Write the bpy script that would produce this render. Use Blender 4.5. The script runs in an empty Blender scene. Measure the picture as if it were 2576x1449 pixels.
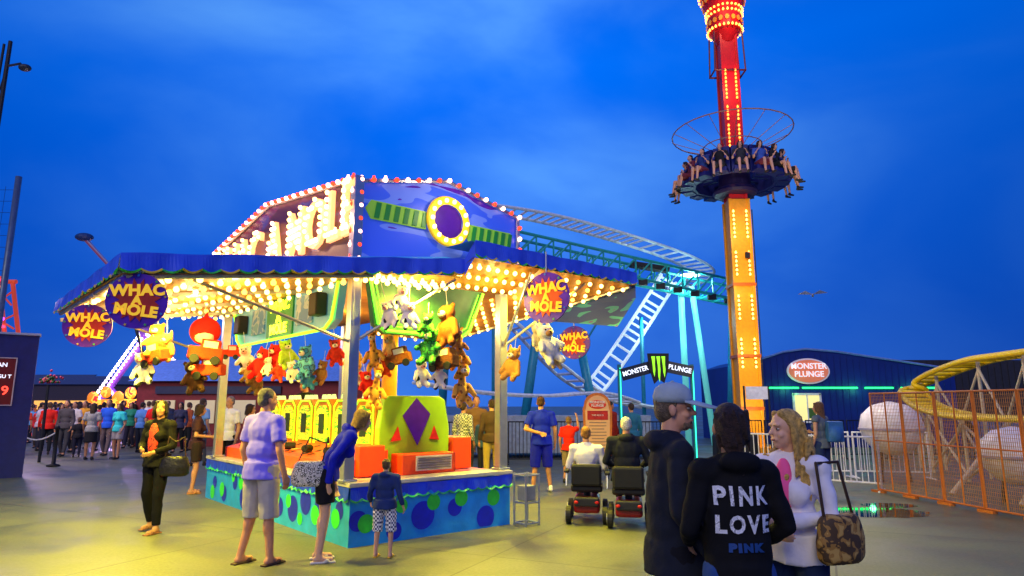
import bpy, math, random
from mathutils import Vector as V, Matrix, Euler
random.seed(7)
sc=bpy.context.scene; COL=sc.collection
rad=math.radians
def hx(h):
    h=h.lstrip('#'); o=[]
    for i in (0,2,4):
        s=int(h[i:i+2],16)/255; o.append(s/12.92 if s<=.04045 else ((s+.055)/1.055)**2.4)
    return (*o,1)
MC={}
def mat(h,rough=.6,emit=0,metal=0,var=.15,scale=9,bump=0,spec=.4):
    key=(h,rough,emit,metal,var,scale,bump)
    if key in MC: return MC[key]
    m=bpy.data.materials.new('surface_'+h); m.use_nodes=True; nt=m.node_tree; N=nt.nodes; L=nt.links
    b=N['Principled BSDF']; c=hx(h); b.inputs['Roughness'].default_value=rough; b.inputs['Metallic'].default_value=metal
    b.inputs['Base Color'].default_value=c
    b.inputs['Specular IOR Level'].default_value=spec
    if emit:
        b.inputs['Emission Color'].default_value=c; b.inputs['Emission Strength'].default_value=emit
        m.cycles.emission_sampling='NONE' if emit>1.5 else 'AUTO'
    elif var or bump:
        tc=N.new('ShaderNodeTexCoord'); no=N.new('ShaderNodeTexNoise'); no.inputs['Scale'].default_value=scale; no.inputs['Detail'].default_value=5
        L.new(tc.outputs['Object'],no.inputs['Vector'])
        r=N.new('ShaderNodeValToRGB'); r.color_ramp.elements[0].position=.3; r.color_ramp.elements[1].position=.7
        r.color_ramp.elements[0].color=tuple(x*(1-var) for x in c[:3])+(1,); r.color_ramp.elements[1].color=tuple(min(1,x*(1+var)) for x in c[:3])+(1,)
        L.new(no.outputs['Fac'],r.inputs['Fac']); L.new(r.outputs['Color'],b.inputs['Base Color'])
        if bump:
            bu=N.new('ShaderNodeBump'); bu.inputs['Strength'].default_value=bump; bu.inputs['Distance'].default_value=.02
            n2=N.new('ShaderNodeTexNoise'); n2.inputs['Scale'].default_value=scale*4; L.new(tc.outputs['Object'],n2.inputs['Vector'])
            L.new(n2.outputs['Fac'],bu.inputs['Height']); L.new(bu.outputs['Normal'],b.inputs['Normal'])
    MC[key]=m; return m
def pat(kind,cols,scale=8,rough=.7,emit=0):
    key=(kind,tuple(cols),scale,emit)
    if key in MC: return MC[key]
    m=bpy.data.materials.new('pattern_'+kind); m.use_nodes=True; nt=m.node_tree; N=nt.nodes; L=nt.links
    b=N['Principled BSDF']; b.inputs['Roughness'].default_value=rough
    tc=N.new('ShaderNodeTexCoord'); r=N.new('ShaderNodeValToRGB'); r.color_ramp.interpolation='CONSTANT'
    if kind=='spots':
        t=N.new('ShaderNodeTexVoronoi'); t.inputs['Scale'].default_value=scale; o=t.outputs['Distance']; th=[0,.33,.5]
    elif kind=='stripe':
        t=N.new('ShaderNodeTexWave'); t.bands_direction='Z'; t.inputs['Scale'].default_value=scale; o=t.outputs['Fac']; th=[0,.5,.8]
    elif kind=='slant':
        t=N.new('ShaderNodeTexWave'); t.bands_direction='DIAGONAL'; t.inputs['Scale'].default_value=scale; o=t.outputs['Fac']; th=[0,.5,.8]
    elif kind=='plaid':
        t=N.new('ShaderNodeTexChecker'); t.inputs['Scale'].default_value=scale; o=t.outputs['Fac']; th=[0,.5,.9]
    else:
        t=N.new('ShaderNodeTexNoise'); t.inputs['Scale'].default_value=scale; t.inputs['Distortion'].default_value=.8; t.inputs['Detail'].default_value=1; o=t.outputs['Fac']; th=[0,.55,.66]
        if kind=='blotch': th=[0,.5,.6]
    if kind=='flame':
        mp=N.new('ShaderNodeMapping'); mp.inputs['Scale'].default_value=(.8,.8,3.2); L.new(tc.outputs['Object'],mp.inputs['Vector']); L.new(mp.outputs['Vector'],t.inputs['Vector'])
    else: L.new(tc.outputs['Object'],t.inputs['Vector'])
    L.new(o,r.inputs['Fac']); r.color_ramp.elements[0].color=hx(cols[0]); r.color_ramp.elements[1].position=th[1]; r.color_ramp.elements[1].color=hx(cols[1])
    if len(cols)>2:
        e=r.color_ramp.elements.new(th[2]); e.color=hx(cols[2])
    L.new(r.outputs['Color'],b.inputs['Base Color'])
    if emit:
        L.new(r.outputs['Color'],b.inputs['Emission Color']); b.inputs['Emission Strength'].default_value=emit
    MC[key]=m; return m

class M:
    def __init__(s): s.v=[]; s.f=[]; s.m=[]
    def add(s,vs,fs,mi=0):
        n=len(s.v); s.v+= [tuple(x) for x in vs]; s.f+=[tuple(i+n for i in f) for f in fs]; s.m+=[mi]*len(fs); return s
    def box(s,c,d,mi=0,rot=None):
        c=V(c); h=V(d)/2; vs=[]
        for z in(-1,1):
            for y in(-1,1):
                for x in(-1,1):
                    p=V((x*h.x,y*h.y,z*h.z)); vs.append(c+(rot@p if rot else p))
        return s.add(vs,[(0,2,3,1),(4,5,7,6),(0,1,5,4),(2,6,7,3),(0,4,6,2),(1,3,7,5)],mi)
    def rod(s,p,q,r,r2=None,n=8,mi=0,dome=(0,0),flat=1):
        p=V(p); q=V(q); r2=r if r2 is None else r2; d=(q-p)
        if d.length<1e-6: d=V((0,0,1e-4)); q=p+d
        d.normalize(); a=d.cross(V((0,0,1)))
        if a.length<.05: a=d.cross(V((0,1,0)))
        a.normalize(); b=d.cross(a); rings=[]
        if dome[0]: rings+=[(p-d*r*math.cos(t),r*math.sin(t)) for t in (.25,.8,1.2)]
        rings+=[(p,r),(q,r2)]
        if dome[1]: rings+=[(q+d*r2*math.cos(t),r2*math.sin(t)) for t in (1.2,.8,.25)]
        vs=[];fs=[]
        for c,rr in rings:
            for i in range(n):
                t=2*math.pi*i/n; vs.append(c+(a*math.cos(t)+b*math.sin(t)*flat)*rr)
        k=len(rings)
        for j in range(k-1):
            for i in range(n): fs.append((j*n+i,j*n+(i+1)%n,(j+1)*n+(i+1)%n,(j+1)*n+i))
        fs.append(tuple(range(n))[::-1]); fs.append(tuple((k-1)*n+i for i in range(n)))
        return s.add(vs,fs,mi)
    def cap(s,p,q,r,r2=None,e0=1,e1=1,n=12,mi=0): return s.rod(p,q,r,r2,n,mi,(e0,e1))
    def path(s,pts,r,n=6,mi=0,close=False):
        pts=[V(p) for p in pts]
        if close: pts.append(pts[0])
        for a,b in zip(pts,pts[1:]): s.rod(a,b,r,r,n,mi,(1,1) if n>5 else (0,0))
        return s
    def ell(s,c,r,mi=0,n=14,k=9,rot=None):
        c=V(c); r=V(r) if hasattr(r,'__len__') else V((r,r,r)); vs=[];fs=[]
        for j in range(1,k):
            for i in range(n):
                a=math.pi*j/k; t=2*math.pi*i/n
                p=V((r.x*math.sin(a)*math.cos(t),r.y*math.sin(a)*math.sin(t),r.z*math.cos(a))); vs.append(c+(rot@p if rot else p))
        p=V((0,0,r.z)); p=rot@p if rot else p; vs+= [c+p,c-p]; t0=len(vs)-2
        for j in range(k-2):
            for i in range(n): fs.append((j*n+i,(j+1)*n+i,(j+1)*n+(i+1)%n,j*n+(i+1)%n))
        for i in range(n):
            fs.append((t0,i,(i+1)%n)); fs.append((t0+1,(k-2)*n+(i+1)%n,(k-2)*n+i))
        return s.add(vs,fs,mi)
    def lathe(s,prof,c=(0,0,0),n=20,mi=0,sx=1,sy=1,rot=None):
        c=V(c); vs=[];fs=[]
        for r,z in prof:
            for i in range(n):
                t=2*math.pi*i/n; p=V((r*sx*math.cos(t),r*sy*math.sin(t),z)); vs.append(c+(rot@p if rot else p))
        for j in range(len(prof)-1):
            for i in range(n): fs.append((j*n+i,j*n+(i+1)%n,(j+1)*n+(i+1)%n,(j+1)*n+i))
        fs.append(tuple(range(n))[::-1]); fs.append(tuple((len(prof)-1)*n+i for i in range(n)))
        return s.add(vs,fs,mi)
    def prism(s,poly,off,mi=0):
        n=len(poly); off=V(off); vs=[V(p) for p in poly]+[V(p)+off for p in poly]
        return s.add(vs,[tuple(range(n)),tuple(range(n,2*n))[::-1]]+[(i,i+n,(i+1)%n+n,(i+1)%n) for i in range(n)],mi)
    def quad(s,pts,mi=0): return s.add(pts,[tuple(range(len(pts)))],mi)
    def out(s,name,mats,parent=None,loc=(0,0,0),rot=(0,0,0),smooth=False,bevel=0,voxel=0,sm=3,disp=0,label=None):
        me=bpy.data.meshes.new(name); me.from_pydata(s.v,[],s.f); 
        if not isinstance(mats,(list,tuple)): mats=[mats]
        for m in mats: me.materials.append(m)
        me.polygons.foreach_set('material_index',s.m)
        if smooth: me.polygons.foreach_set('use_smooth',[True]*len(s.f))
        me.update(); ob=bpy.data.objects.new(name,me); COL.objects.link(ob); ob.location=loc; ob.rotation_euler=rot
        if parent: ob.parent=parent
        if voxel:
            md=ob.modifiers.new('r','REMESH'); md.mode='VOXEL'; md.voxel_size=voxel; md.use_smooth_shade=True
            if sm: q=ob.modifiers.new('s','SMOOTH'); q.factor=.5; q.iterations=sm
            if disp:
                q=ob.modifiers.new('d','DISPLACE'); q.texture=TEX; q.strength=disp; q.mid_level=.5; q.texture_coords='LOCAL'
        if bevel: q=ob.modifiers.new('b','BEVEL'); q.width=bevel; q.segments=2; q.limit_method='ANGLE'
        if label: ob['label']=label
        return ob
TEX=bpy.data.textures.new('folds','CLOUDS'); TEX.noise_scale=.11; TEX.noise_depth=1
def mark(ob,label,cat,group=None):
    ob['label']=label; ob['category']=cat
    if group: ob['group']=group
    return ob
def top(name,label,cat,loc=(0,0,0),rz=0,group=None):
    o=bpy.data.objects.new(name,None); COL.objects.link(o); o.location=loc; o.rotation_euler=(0,0,rz); o.empty_display_size=.2
    return mark(o,label,cat,group)
def text(t,size,m,parent,loc,rot,ext=.008,name='lettering',off=0,sx=1,spacing=1,line=1):
    cu=bpy.data.curves.new('t','FONT'); cu.body=t; cu.size=size; cu.extrude=ext; cu.align_x='CENTER'; cu.align_y='CENTER'; cu.offset=off; cu.space_character=spacing; cu.space_line=line; cu.resolution_u=3
    o=bpy.data.objects.new('t',cu); COL.objects.link(o); bpy.context.view_layer.update()
    me=bpy.data.meshes.new_from_object(o.evaluated_get(bpy.context.evaluated_depsgraph_get())); bpy.data.objects.remove(o)
    for v in me.vertices: v.co.x*=sx
    me.materials.clear(); me.materials.append(m); ob=bpy.data.objects.new(name,me); COL.objects.link(ob); ob.location=loc; ob.rotation_euler=rot; ob.parent=parent
    return ob
def bulbs(parent,pts,r,cam=(0,0,1.6)):
    bpy.context.view_layer.update(); W=parent.matrix_world
    pts=sorted(pts,key=lambda p:(W@V(p[0])-V(cam)).length); ms={}; mats=[]; rest=M()
    for i,(p,m) in enumerate(pts):
        if i<100:
            if m.name not in ms:
                a=M(); a.ell((0,0,0),r,0,8,6); a.rod((0,0,0),(0,0,r*1.5),r*.5); o=a.out('light_bulb',m,parent,p,smooth=True); ms[m.name]=o
            else:
                o=ms[m.name].copy(); COL.objects.link(o); o.location=p; o.parent=parent
        else:
            if m not in mats: mats.append(m)
            rest.ell(p,r,mats.index(m),6,5)
    if rest.v: rest.out('light_bulbs',mats,parent,smooth=True)['kind']='stuff'
ALU=mat('#b8bcc4',.35,metal=.8,var=.08); WHITE=mat('#e4e4e8',.5); BLACK=mat('#121214',.6); DARK=mat('#1c1d24',.6)
WARM=mat('#ffb040',.4,emit=6); WARM2=mat('#ffd070',.4,emit=7); REDB=mat('#ff3a18',.4,emit=3); PINKB=mat('#ffb498',.4,emit=7)

# ---------------- camera, world, warm fill
cam=bpy.data.objects.new('camera',bpy.data.cameras.new('camera')); COL.objects.link(cam); sc.camera=cam
cam.location=(0,0,1.6); cam.rotation_euler=(rad(90+10.14),0,0); cam.data.lens=23.06; cam.data.clip_end=2000
w=bpy.data.worlds.new('World'); sc.world=w; w.use_nodes=True; N=w.node_tree.nodes; L=w.node_tree.links
bg=N['Background']; tc=N.new('ShaderNodeTexCoord'); sp=N.new('ShaderNodeSeparateXYZ'); L.new(tc.outputs['Generated'],sp.inputs[0])
rp=N.new('ShaderNodeValToRGB'); E=rp.color_ramp.elements
E[0].position=0; E[0].color=hx('#1e56c8'); E[1].position=.75; E[1].color=hx('#004cd0')
for p,c in((.1,'#0650cc'),(.28,'#005ce0'),(.48,'#006cf4')): e=E.new(p); e.color=hx(c)
L.new(sp.outputs['Z'],rp.inputs[0])
mp=N.new('ShaderNodeMapping'); mp.inputs['Scale'].default_value=(1.1,1.5,2.2); mp.inputs['Rotation'].default_value=(.2,.55,.1); mp.inputs['Location'].default_value=(.3,.5,.4); L.new(tc.outputs['Generated'],mp.inputs[0])
no=N.new('ShaderNodeTexNoise'); no.inputs['Scale'].default_value=1.9; no.inputs['Detail'].default_value=6; no.inputs['Roughness'].default_value=.48; no.inputs['Distortion'].default_value=.35; L.new(mp.outputs[0],no.inputs[0])
r2=N.new('ShaderNodeValToRGB'); r2.color_ramp.interpolation='EASE'; r2.color_ramp.elements[0].position=.3; r2.color_ramp.elements[1].position=.85; L.new(no.outputs['Fac'],r2.inputs[0])
dt=N.new('ShaderNodeVectorMath'); dt.operation='DOT_PRODUCT'; L.new(tc.outputs['Generated'],dt.inputs[0]); dt.inputs[1].default_value=V((-.08,.85,.5)).normalized()
gl=N.new('ShaderNodeMapRange'); gl.inputs[1].default_value=.78; gl.inputs[2].default_value=1; gl.inputs[3].default_value=.2; gl.inputs[4].default_value=1.15; gl.interpolation_type='SMOOTHSTEP'; L.new(dt.outputs['Value'],gl.inputs[0])
ad=N.new('ShaderNodeMath'); ad.operation='MULTIPLY'; ad.use_clamp=True; L.new(r2.outputs[0],ad.inputs[0]); L.new(gl.outputs[0],ad.inputs[1])
mx=N.new('ShaderNodeMix'); mx.data_type='RGBA'; L.new(ad.outputs[0],mx.inputs[0]); L.new(rp.outputs[0],mx.inputs[6]); mx.inputs[7].default_value=hx('#5ca4ff')
ax=N.new('ShaderNodeMath'); ax.operation='SUBTRACT'; L.new(sp.outputs['X'],ax.inputs[0]); ax.inputs[1].default_value=-.05
ab=N.new('ShaderNodeMath'); ab.operation='ABSOLUTE'; L.new(ax.outputs[0],ab.inputs[0])
mr=N.new('ShaderNodeMapRange'); mr.inputs[1].default_value=.1; mr.inputs[2].default_value=.75; mr.inputs[3].default_value=1.12; mr.inputs[4].default_value=.68; L.new(ab.outputs[0],mr.inputs[0])
L.new(mr.outputs[0],bg.inputs[1]); L.new(mx.outputs[2],bg.inputs[0])
def warm_fill(n,s,c,rot,ang):
    d=bpy.data.lights.new(n,'SUN'); d.energy=s; d.color=c; d.angle=rad(ang); o=bpy.data.objects.new(n,d); COL.objects.link(o); o.rotation_euler=rot
warm_fill('warm_fill',1.1,(1,.84,.48),(rad(56),0,rad(-22)),30)  # added soft warm fill, balances the blue ambient of the sky
def lamp(n,e,c,loc,parent=None,r=.05):
    d=bpy.data.lights.new(n,'POINT'); d.energy=e; d.color=c; d.shadow_soft_size=r; o=bpy.data.objects.new(n,d); COL.objects.link(o); o.location=loc; o.parent=parent
def spot(n,e,c,loc,parent=None,r=.08,rot=(0,0,0)):
    d=bpy.data.lights.new(n,'SPOT'); d.energy=e; d.color=c; d.shadow_soft_size=r; d.spot_size=rad(170); d.spot_blend=.6; o=bpy.data.objects.new(n,d); COL.objects.link(o); o.location=loc; o.parent=parent; o.rotation_euler=rot

# ---------------- ground
gm=bpy.data.materials.new('concrete'); gm.use_nodes=True; N=gm.node_tree.nodes; L=gm.node_tree.links; b=N['Principled BSDF']
tc=N.new('ShaderNodeTexCoord'); n1=N.new('ShaderNodeTexNoise'); n1.inputs['Scale'].default_value=.35; n1.inputs['Detail'].default_value=8; n1.inputs['Roughness'].default_value=.65
L.new(tc.outputs['Object'],n1.inputs[0]); br=N.new('ShaderNodeTexBrick'); mpp=N.new('ShaderNodeMapping'); mpp.inputs['Rotation'].default_value=(0,0,rad(25)); L.new(tc.outputs['Object'],mpp.inputs[0]); L.new(mpp.outputs[0],br.inputs[0])
br.inputs['Scale'].default_value=.3; br.inputs['Mortar Size'].default_value=.004; br.inputs['Mortar Smooth'].default_value=.4; br.offset=0; br.inputs['Color1'].default_value=(1,1,1,1); br.inputs['Color2'].default_value=(.84,.84,.84,1); br.inputs['Mortar'].default_value=(.35,.35,.35,1)
br.inputs['Brick Width'].default_value=1; br.inputs['Row Height'].default_value=1
rr=N.new('ShaderNodeValToRGB'); rr.color_ramp.elements[0].position=.3; rr.color_ramp.elements[1].position=.7; rr.color_ramp.elements[0].color=(.075,.083,.045,1); rr.color_ramp.elements[1].color=(.18,.19,.10,1)
L.new(n1.outputs['Fac'],rr.inputs[0]); mu=N.new('ShaderNodeMix'); mu.data_type='RGBA'; mu.blend_type='MULTIPLY'; mu.inputs[0].default_value=1; L.new(rr.outputs[0],mu.inputs[6]); L.new(br.outputs['Color'],mu.inputs[7])
n3=N.new('ShaderNodeTexNoise'); n3.inputs['Scale'].default_value=30; n3.inputs['Detail'].default_value=6; L.new(tc.outputs['Object'],n3.inputs[0])
m3=N.new('ShaderNodeMix'); m3.data_type='RGBA'; m3.blend_type='OVERLAY'; m3.inputs[0].default_value=.5; L.new(mu.outputs[2],m3.inputs[6]); L.new(n3.outputs['Fac'],m3.inputs[7]); L.new(m3.outputs[2],b.inputs['Base Color'])
r4=N.new('ShaderNodeMapRange'); r4.inputs[1].default_value=.35; r4.inputs[2].default_value=.6; r4.inputs[3].default_value=.3; r4.inputs[4].default_value=.65; L.new(n1.outputs['Fac'],r4.inputs[0]); L.new(r4.outputs[0],b.inputs['Roughness'])
bu=N.new('ShaderNodeBump'); bu.inputs['Strength'].default_value=.3; bu.inputs['Distance'].default_value=.01; L.new(n3.outputs['Fac'],bu.inputs['Height']); L.new(bu.outputs[0],b.inputs['Normal'])
g=M().quad([(-600,-30,0),(600,-30,0),(600,900,0),(-600,900,0)]).out('ground',gm); g['kind']='structure'
def blob(cx,cy,rx,ry,z,n=28,seed=1):
    random.seed(seed); return [(cx+rx*math.cos(6.283*i/n)*(1+.25*random.random()),cy+ry*math.sin(6.283*i/n)*(1+.3*random.random()),z) for i in range(n)]
wm=mat('#0c1218',.03,var=0,spec=.9)
for i,(x,y,a,c) in enumerate(((5.5,10.4,.7,.42),(6.1,11.1,.4,.22))):
    mark(M().quad(blob(x,y,a,c,.004,seed=i)).out('puddle',wm),'shallow rain puddle on the concrete','puddle')['kind']='structure'

# ---------------- people
BASE=dict(pel=(0,0,.95),shL=(-.175,0,1.415),shR=(.175,0,1.415),elL=(-.235,-.03,1.13),elR=(.235,-.03,1.13),wrL=(-.25,.05,.89),wrR=(.25,.05,.89),
 hipL=(-.09,0,.93),hipR=(.09,0,.93),knL=(-.105,.02,.5),knR=(.105,.02,.5),anL=(-.115,-.03,.085),anR=(.115,-.03,.085))
SIT=dict(knL=(-.1,.42,.98),knR=(.1,.42,.98),anL=(-.11,.44,.56),anR=(.11,.44,.56),wrL=(-.17,.3,1.05),wrR=(.17,.3,1.05),elL=(-.24,.05,1.14),elR=(.24,.05,1.14))
def hand(m,w,d,n,curl=.35,k=1,fr=.009):
    d=d.normalized(); n=(n-d*n.dot(d)).normalized(); sd=d.cross(n)
    for i in range(4):
        o=sd*((1.5-i)*.019); kn=w+(d*.085+o)*k; m.cap(w+(d*.005+o*.6)*k,kn,.015*k,.0115*k,n=8)
        p=kn; a=.1; Lg=[.036,.041,.038,.029][i]
        for j in range(3):
            a+=curl; q=p+(d*math.cos(a)+n*math.sin(a)+sd*(.04*(1.5-i)))*Lg*k*(1-.22*j); m.cap(p,q,fr*k*(1-.08*j),fr*k*(.92-.08*j),n=8); p=q
    a=w+(d*.02+sd*.018)*k; bq=w+(d*.052+sd*.046+n*.01)*k; c=w+(d*.086+sd*.05+n*.024)*k
    m.cap(a,bq,.014*k,.011*k,n=8); m.cap(bq,c,.011*k,.009*k,n=8)
def person(label,loc,rz=0,H=1.75,wid=1,pose=None,lean=0,yaw=0,pitch=0,skin='#c08a6a',hair='short',hc='#2a1c12',tp=('#444466','short'),bt=('#222230','long'),shoe='#222222',det=1,group=None,belly=0,sit=False,curl=.35,female=False,hood=False,hem=.86,boxy=False):
    J=dict(BASE); 
    if sit: J.update(SIT)
    if pose: J.update(pose)
    pel0=V(BASE['pel']); U=Matrix.Rotation(-rad(lean),3,'X')
    T=lambda p:pel0+U@(V(p)-pel0)
    J={k:V((v[0]*wid,v[1],v[2])) for k,v in J.items()}
    for s in'LR':
        for j in('sh','el','wr'): J[j+s]=T(J[j+s])
    Hm=Matrix.Rotation(rad(yaw),3,'Z')@Matrix.Rotation(-rad(lean*.6)+rad(pitch),3,'X'); hc0=T((0,.025,1.635))
    Hd=lambda p:hc0+Hm@V(p)
    k=H/1.75; vx={2:.0065,1:.012,0:.022}[det]
    def torso(m,e,h=False):
        ww=wid*(.93 if female else 1); 
        m.ell(T((0,-.005,1.31)),((.158+e)*ww,.105+e,.165+e),rot=U); m.ell(T((0,.0+belly*.4,1.12)),((.135+e+belly*.5)*ww,.098+e+belly,.17),rot=U)
        m.ell(T((0,0,.97)),((.155+e)*wid,.112+e+belly*.4,.11+e*.5)); m.cap(J['shL'],J['shR'],.058+e,.058+e)
        m.cap(T((-.09,0,1.44)),T((0,-.01,1.47)),.045+e,.05+e); m.cap(T((.09,0,1.44)),T((0,-.01,1.47)),.045+e,.05+e)
        if female:
            for s in(-1,1): m.ell(T((s*.07,.085,1.27)),(.062+e,.055+e,.06+e))
        if h:
            m.lathe([((.178+e)*wid,0),((.158+e)*wid,.17)],pel0+V((0,0,hem-.95)),20,0,1,.84)
            if boxy: m.lathe([((.158+e)*wid,0),((.166+e)*wid,.2),((.163+e)*wid,.4),((.135+e)*wid,.5)],T((0,0,hem+.03)),24,0,1,.74,rot=U)
    def arm(m,s,e,f=1.0,bare=False):
        a,b_,c=J['sh'+s],J['el'+s],J['wr'+s]; fs=.9 if female else 1
        if f<=.5: m.cap(a,a.lerp(b_,f*2),(.052+e)*fs,.046+e*1.7,1,0)
        else: m.cap(a,b_,(.052+e)*fs,(.04+e)*fs); m.cap(b_,b_.lerp(c,(f-.5)*2),(.041+e)*fs,(.028+e)*fs,1,0 if e else 1)
    def leg(m,s,e,f=1.0):
        a,b_,c=J['hip'+s],J['kn'+s],J['an'+s]
        if f<=.5: m.cap(a,a.lerp(b_,f*2),.088+e,.064+e*1.5,1,0)
        elif f<.62: m.cap(a,b_.lerp(c,(f-.5)*2),.088+e,.062+e*1.3,1,0)
        else:
            m.cap(a,b_,.088+e,.055+e); m.cap(b_,b_.lerp(c,(f-.5)*2),.055+e,.038+e,1,0 if e else 1)
            if not e: m.ell(b_.lerp(c,.3)+V((0,-.012,0)),(.05,.054,.11))
    m=M(); m.ell(Hd((0,-.012,.035)),(.074,.094,.086),rot=Hm); m.ell(Hd((0,.022,-.04)),(.055,.064,.075),rot=Hm); m.ell(Hd((0,.048,-.088)),(.028,.03,.026),rot=Hm)
    m.cap(T((0,-.012,1.44)),Hd((0,-.02,-.05)),.055,.05); m.cap(Hd((0,.083,.012)),Hd((0,.103,-.022)),.009,.0135,n=8); m.cap(Hd((-.02,.08,-.057)),Hd((.02,.08,-.057)),.010,.010,n=8)
    m.cap(Hd((-.04,.074,.03)),Hd((.04,.074,.03)),.012,.012,n=8)
    for s in(-1,1): m.ell(Hd((s*.076,-.01,-.008)),(.011,.02,.031),rot=Hm); m.ell(Hd((s*.036,.058,-.03)),(.022,.022,.02),rot=Hm)
    torso(m,0)
    for s,sg in(('L',-1),('R',1)):
        arm(m,s,0); leg(m,s,0)
        f=J['wr'+s]-J['el'+s]; nn=V((-sg,.25,0)) if abs(f.normalized().x)<.8 else V((0,-1,0))
        hand(m,J['wr'+s],f,nn,curl,1 if not female else .92,{2:.009,1:.0105,0:.014}[det])
        an=J['an'+s]; m.cap(an,an+V((0,.02,-.04)),.04,.04); m.cap(an+V((0,-.03,-.045)),an+V((0,.13,-.055)),.035,.03)
    for i,vv in enumerate(m.v): m.v[i]=tuple(x*k for x in vv)
    sk=mat(skin,.5,var=.06,scale=14)
    body=m.out('person',sk,None,loc,(0,0,rz),voxel=vx,sm=3 if det==2 else 2); mark(body,label,'person',group)
    def part(m,name,mt,vox,sm=2,disp=0):
        for i,vv in enumerate(m.v): m.v[i]=tuple(x*k for x in vv)
        return m.out(name,mt,body,voxel=vox,sm=sm,disp=disp)
    cm=lambda c:c if not isinstance(c,str) else mat(c,.85,var=.06,scale=16,bump=.12,spec=.2)
    cv=max(vx,.011); dp={2:.026,1:.022,0:0}[det]
    t=M(); torso(t,.017,True)
    f={'long':.96,'mid':.8,'short':.36,'tank':.1}[tp[1]]
    for s in'LR': arm(t,s,.015 if tp[1]!='short' else .018,f)
    if hood: t.ell(T((0,-.085,1.47)),(.11,.06,.055),rot=U); t.cap(T((-.07,-.03,1.49)),T((-.03,.07,1.44)),.035,.022); t.cap(T((.07,-.03,1.49)),T((.03,.07,1.44)),.035,.022)
    elif tp[1]!='tank': t.lathe([(.066,-.03),(.062,.025)],T((0,-.012,1.485)),14,rot=U)
    sh=part(t,'jacket' if tp[1]=='long' else 'shirt',cm(tp[0]),cv,3,dp)
    p=M(); e=.016 if bt[1]=='long' else .026; p.ell((0,0,.95),((.15+min(e,.02))*wid,.112+min(e,.014),.1))
    if bt[1]=='skirt': p.lathe([((.17+e)*wid,-.48),((.14+e)*wid,0)],(0,0,1.03),18,0,1,.8)
    else:
        f={'long':.97,'capri':.8,'shorts':.56,'short':.36}[bt[1]]
        for s in'LR': leg(p,s,e,f)
    part(p,'skirt' if bt[1]=='skirt' else 'trousers' if bt[1]=='long' else 'shorts',cm(bt[0]),cv,2,dp*.8)
    for s in'LR':
        q=M(); an=J['an'+s]; q.cap(an+V((0,-.035,-.04)),an+V((0,.14,-.05)),.042,.036)
        if shoe in('#222222','#1a1a1a','#e8e8e8','#888888'): q.cap(an+V((0,-.02,0)),an+V((0,0,-.03)),.044,.042)
        else: q=M(); q.box(an+V((0,.05,-.075)),(.085,.27,.022)); q.cap(an+V((-.045,.09,-.055)),an+V((.045,.09,-.055)),.02,.02)
        part(q,'shoe',mat(shoe,.6),max(cv,.009))
    h=M()
    if hair!='bald':
        h.ell(Hd((0,-.026,.048)),(.081,.092,.084),rot=Hm); h.ell(Hd((0,-.05,.0)),(.074,.066,.075),rot=Hm)
        for s in(-1,1): h.cap(Hd((s*.07,.0,.04)),Hd((s*.074,.0,.005)),.012,.008,n=8)
        if hair in('long','curly','bob'):
            e=.26 if hair!='bob' else .1
            for i in range(9):
                a=math.pi*(i/8)+math.pi; jx=random.uniform(-.01,.01)
                h.cap(Hd((.07*math.cos(a),-.015+.07*math.sin(a),.03)),Hd((.085*math.cos(a)+jx,-.03+.08*math.sin(a),-e*(.8+.3*random.random()))),.03 if hair!='curly' else .024,.02,n=8)
            if hair!='curly':
                for s in(-1,1): h.cap(Hd((s*.05,.05,.085)),Hd((s*.088,.02,-.06)),.026,.02,n=8)
            else:
                for s in(-1,1):
                    h.cap(Hd((s*.03,.045,.1)),Hd((s*.082,-.0,.02)),.02,.018,n=8); h.cap(Hd((s*.082,-.0,.02)),Hd((s*.1,.0,-.16)),.02,.018,n=8)
                    for i in range(12):
                        x0=s*random.uniform(.07,.125); y0=random.uniform(-.05,.075); z0=random.uniform(-.36,-.12); h.cap(Hd((x0,y0,z0)),Hd((x0+random.uniform(-.015,.015),y0+.012,z0-.075)),.018,.009,n=7)
                for i in range(100):
                    a=random.uniform(math.pi*1.03,1.97*math.pi); z=random.uniform(-.38,.08); rr_=.092+(.034 if z<-.05 else .0)
                    p0=Hd((rr_*math.cos(a),-.03+rr_*math.sin(a),z)); h.cap(p0,p0+V((random.uniform(-.014,.014),random.uniform(-.014,.014),-.06)),random.uniform(.010,.017),.008,n=7)
        if hair=='pony':
            h.ell(Hd((0,-.045,.02)),(.086,.085,.1),rot=Hm); h.ell(Hd((0,-.07,-.07)),(.062,.05,.06),rot=Hm)
            for i in range(9): h.cap(Hd((random.uniform(-.035,.035),-.09,-.06)),Hd((random.uniform(-.06,.06),-.115+random.uniform(-.02,.01),-.19-.05*random.random())),.02,.007,n=7)
            for i in range(34): a=random.uniform(math.pi,2*math.pi); z=random.uniform(-.06,.09); h.cap(Hd((.084*math.cos(a),-.04+.084*math.sin(a),z)),Hd((.084*math.cos(a+.2),-.045+.084*math.sin(a+.2),z-.06)),.011,.007,n=7)
        part(h,'hair',mat(hc,.55,var=.5,scale=45,bump=.8),max(vx,.007),1 if det==2 else 2,.01 if det==2 else 0)
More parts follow.
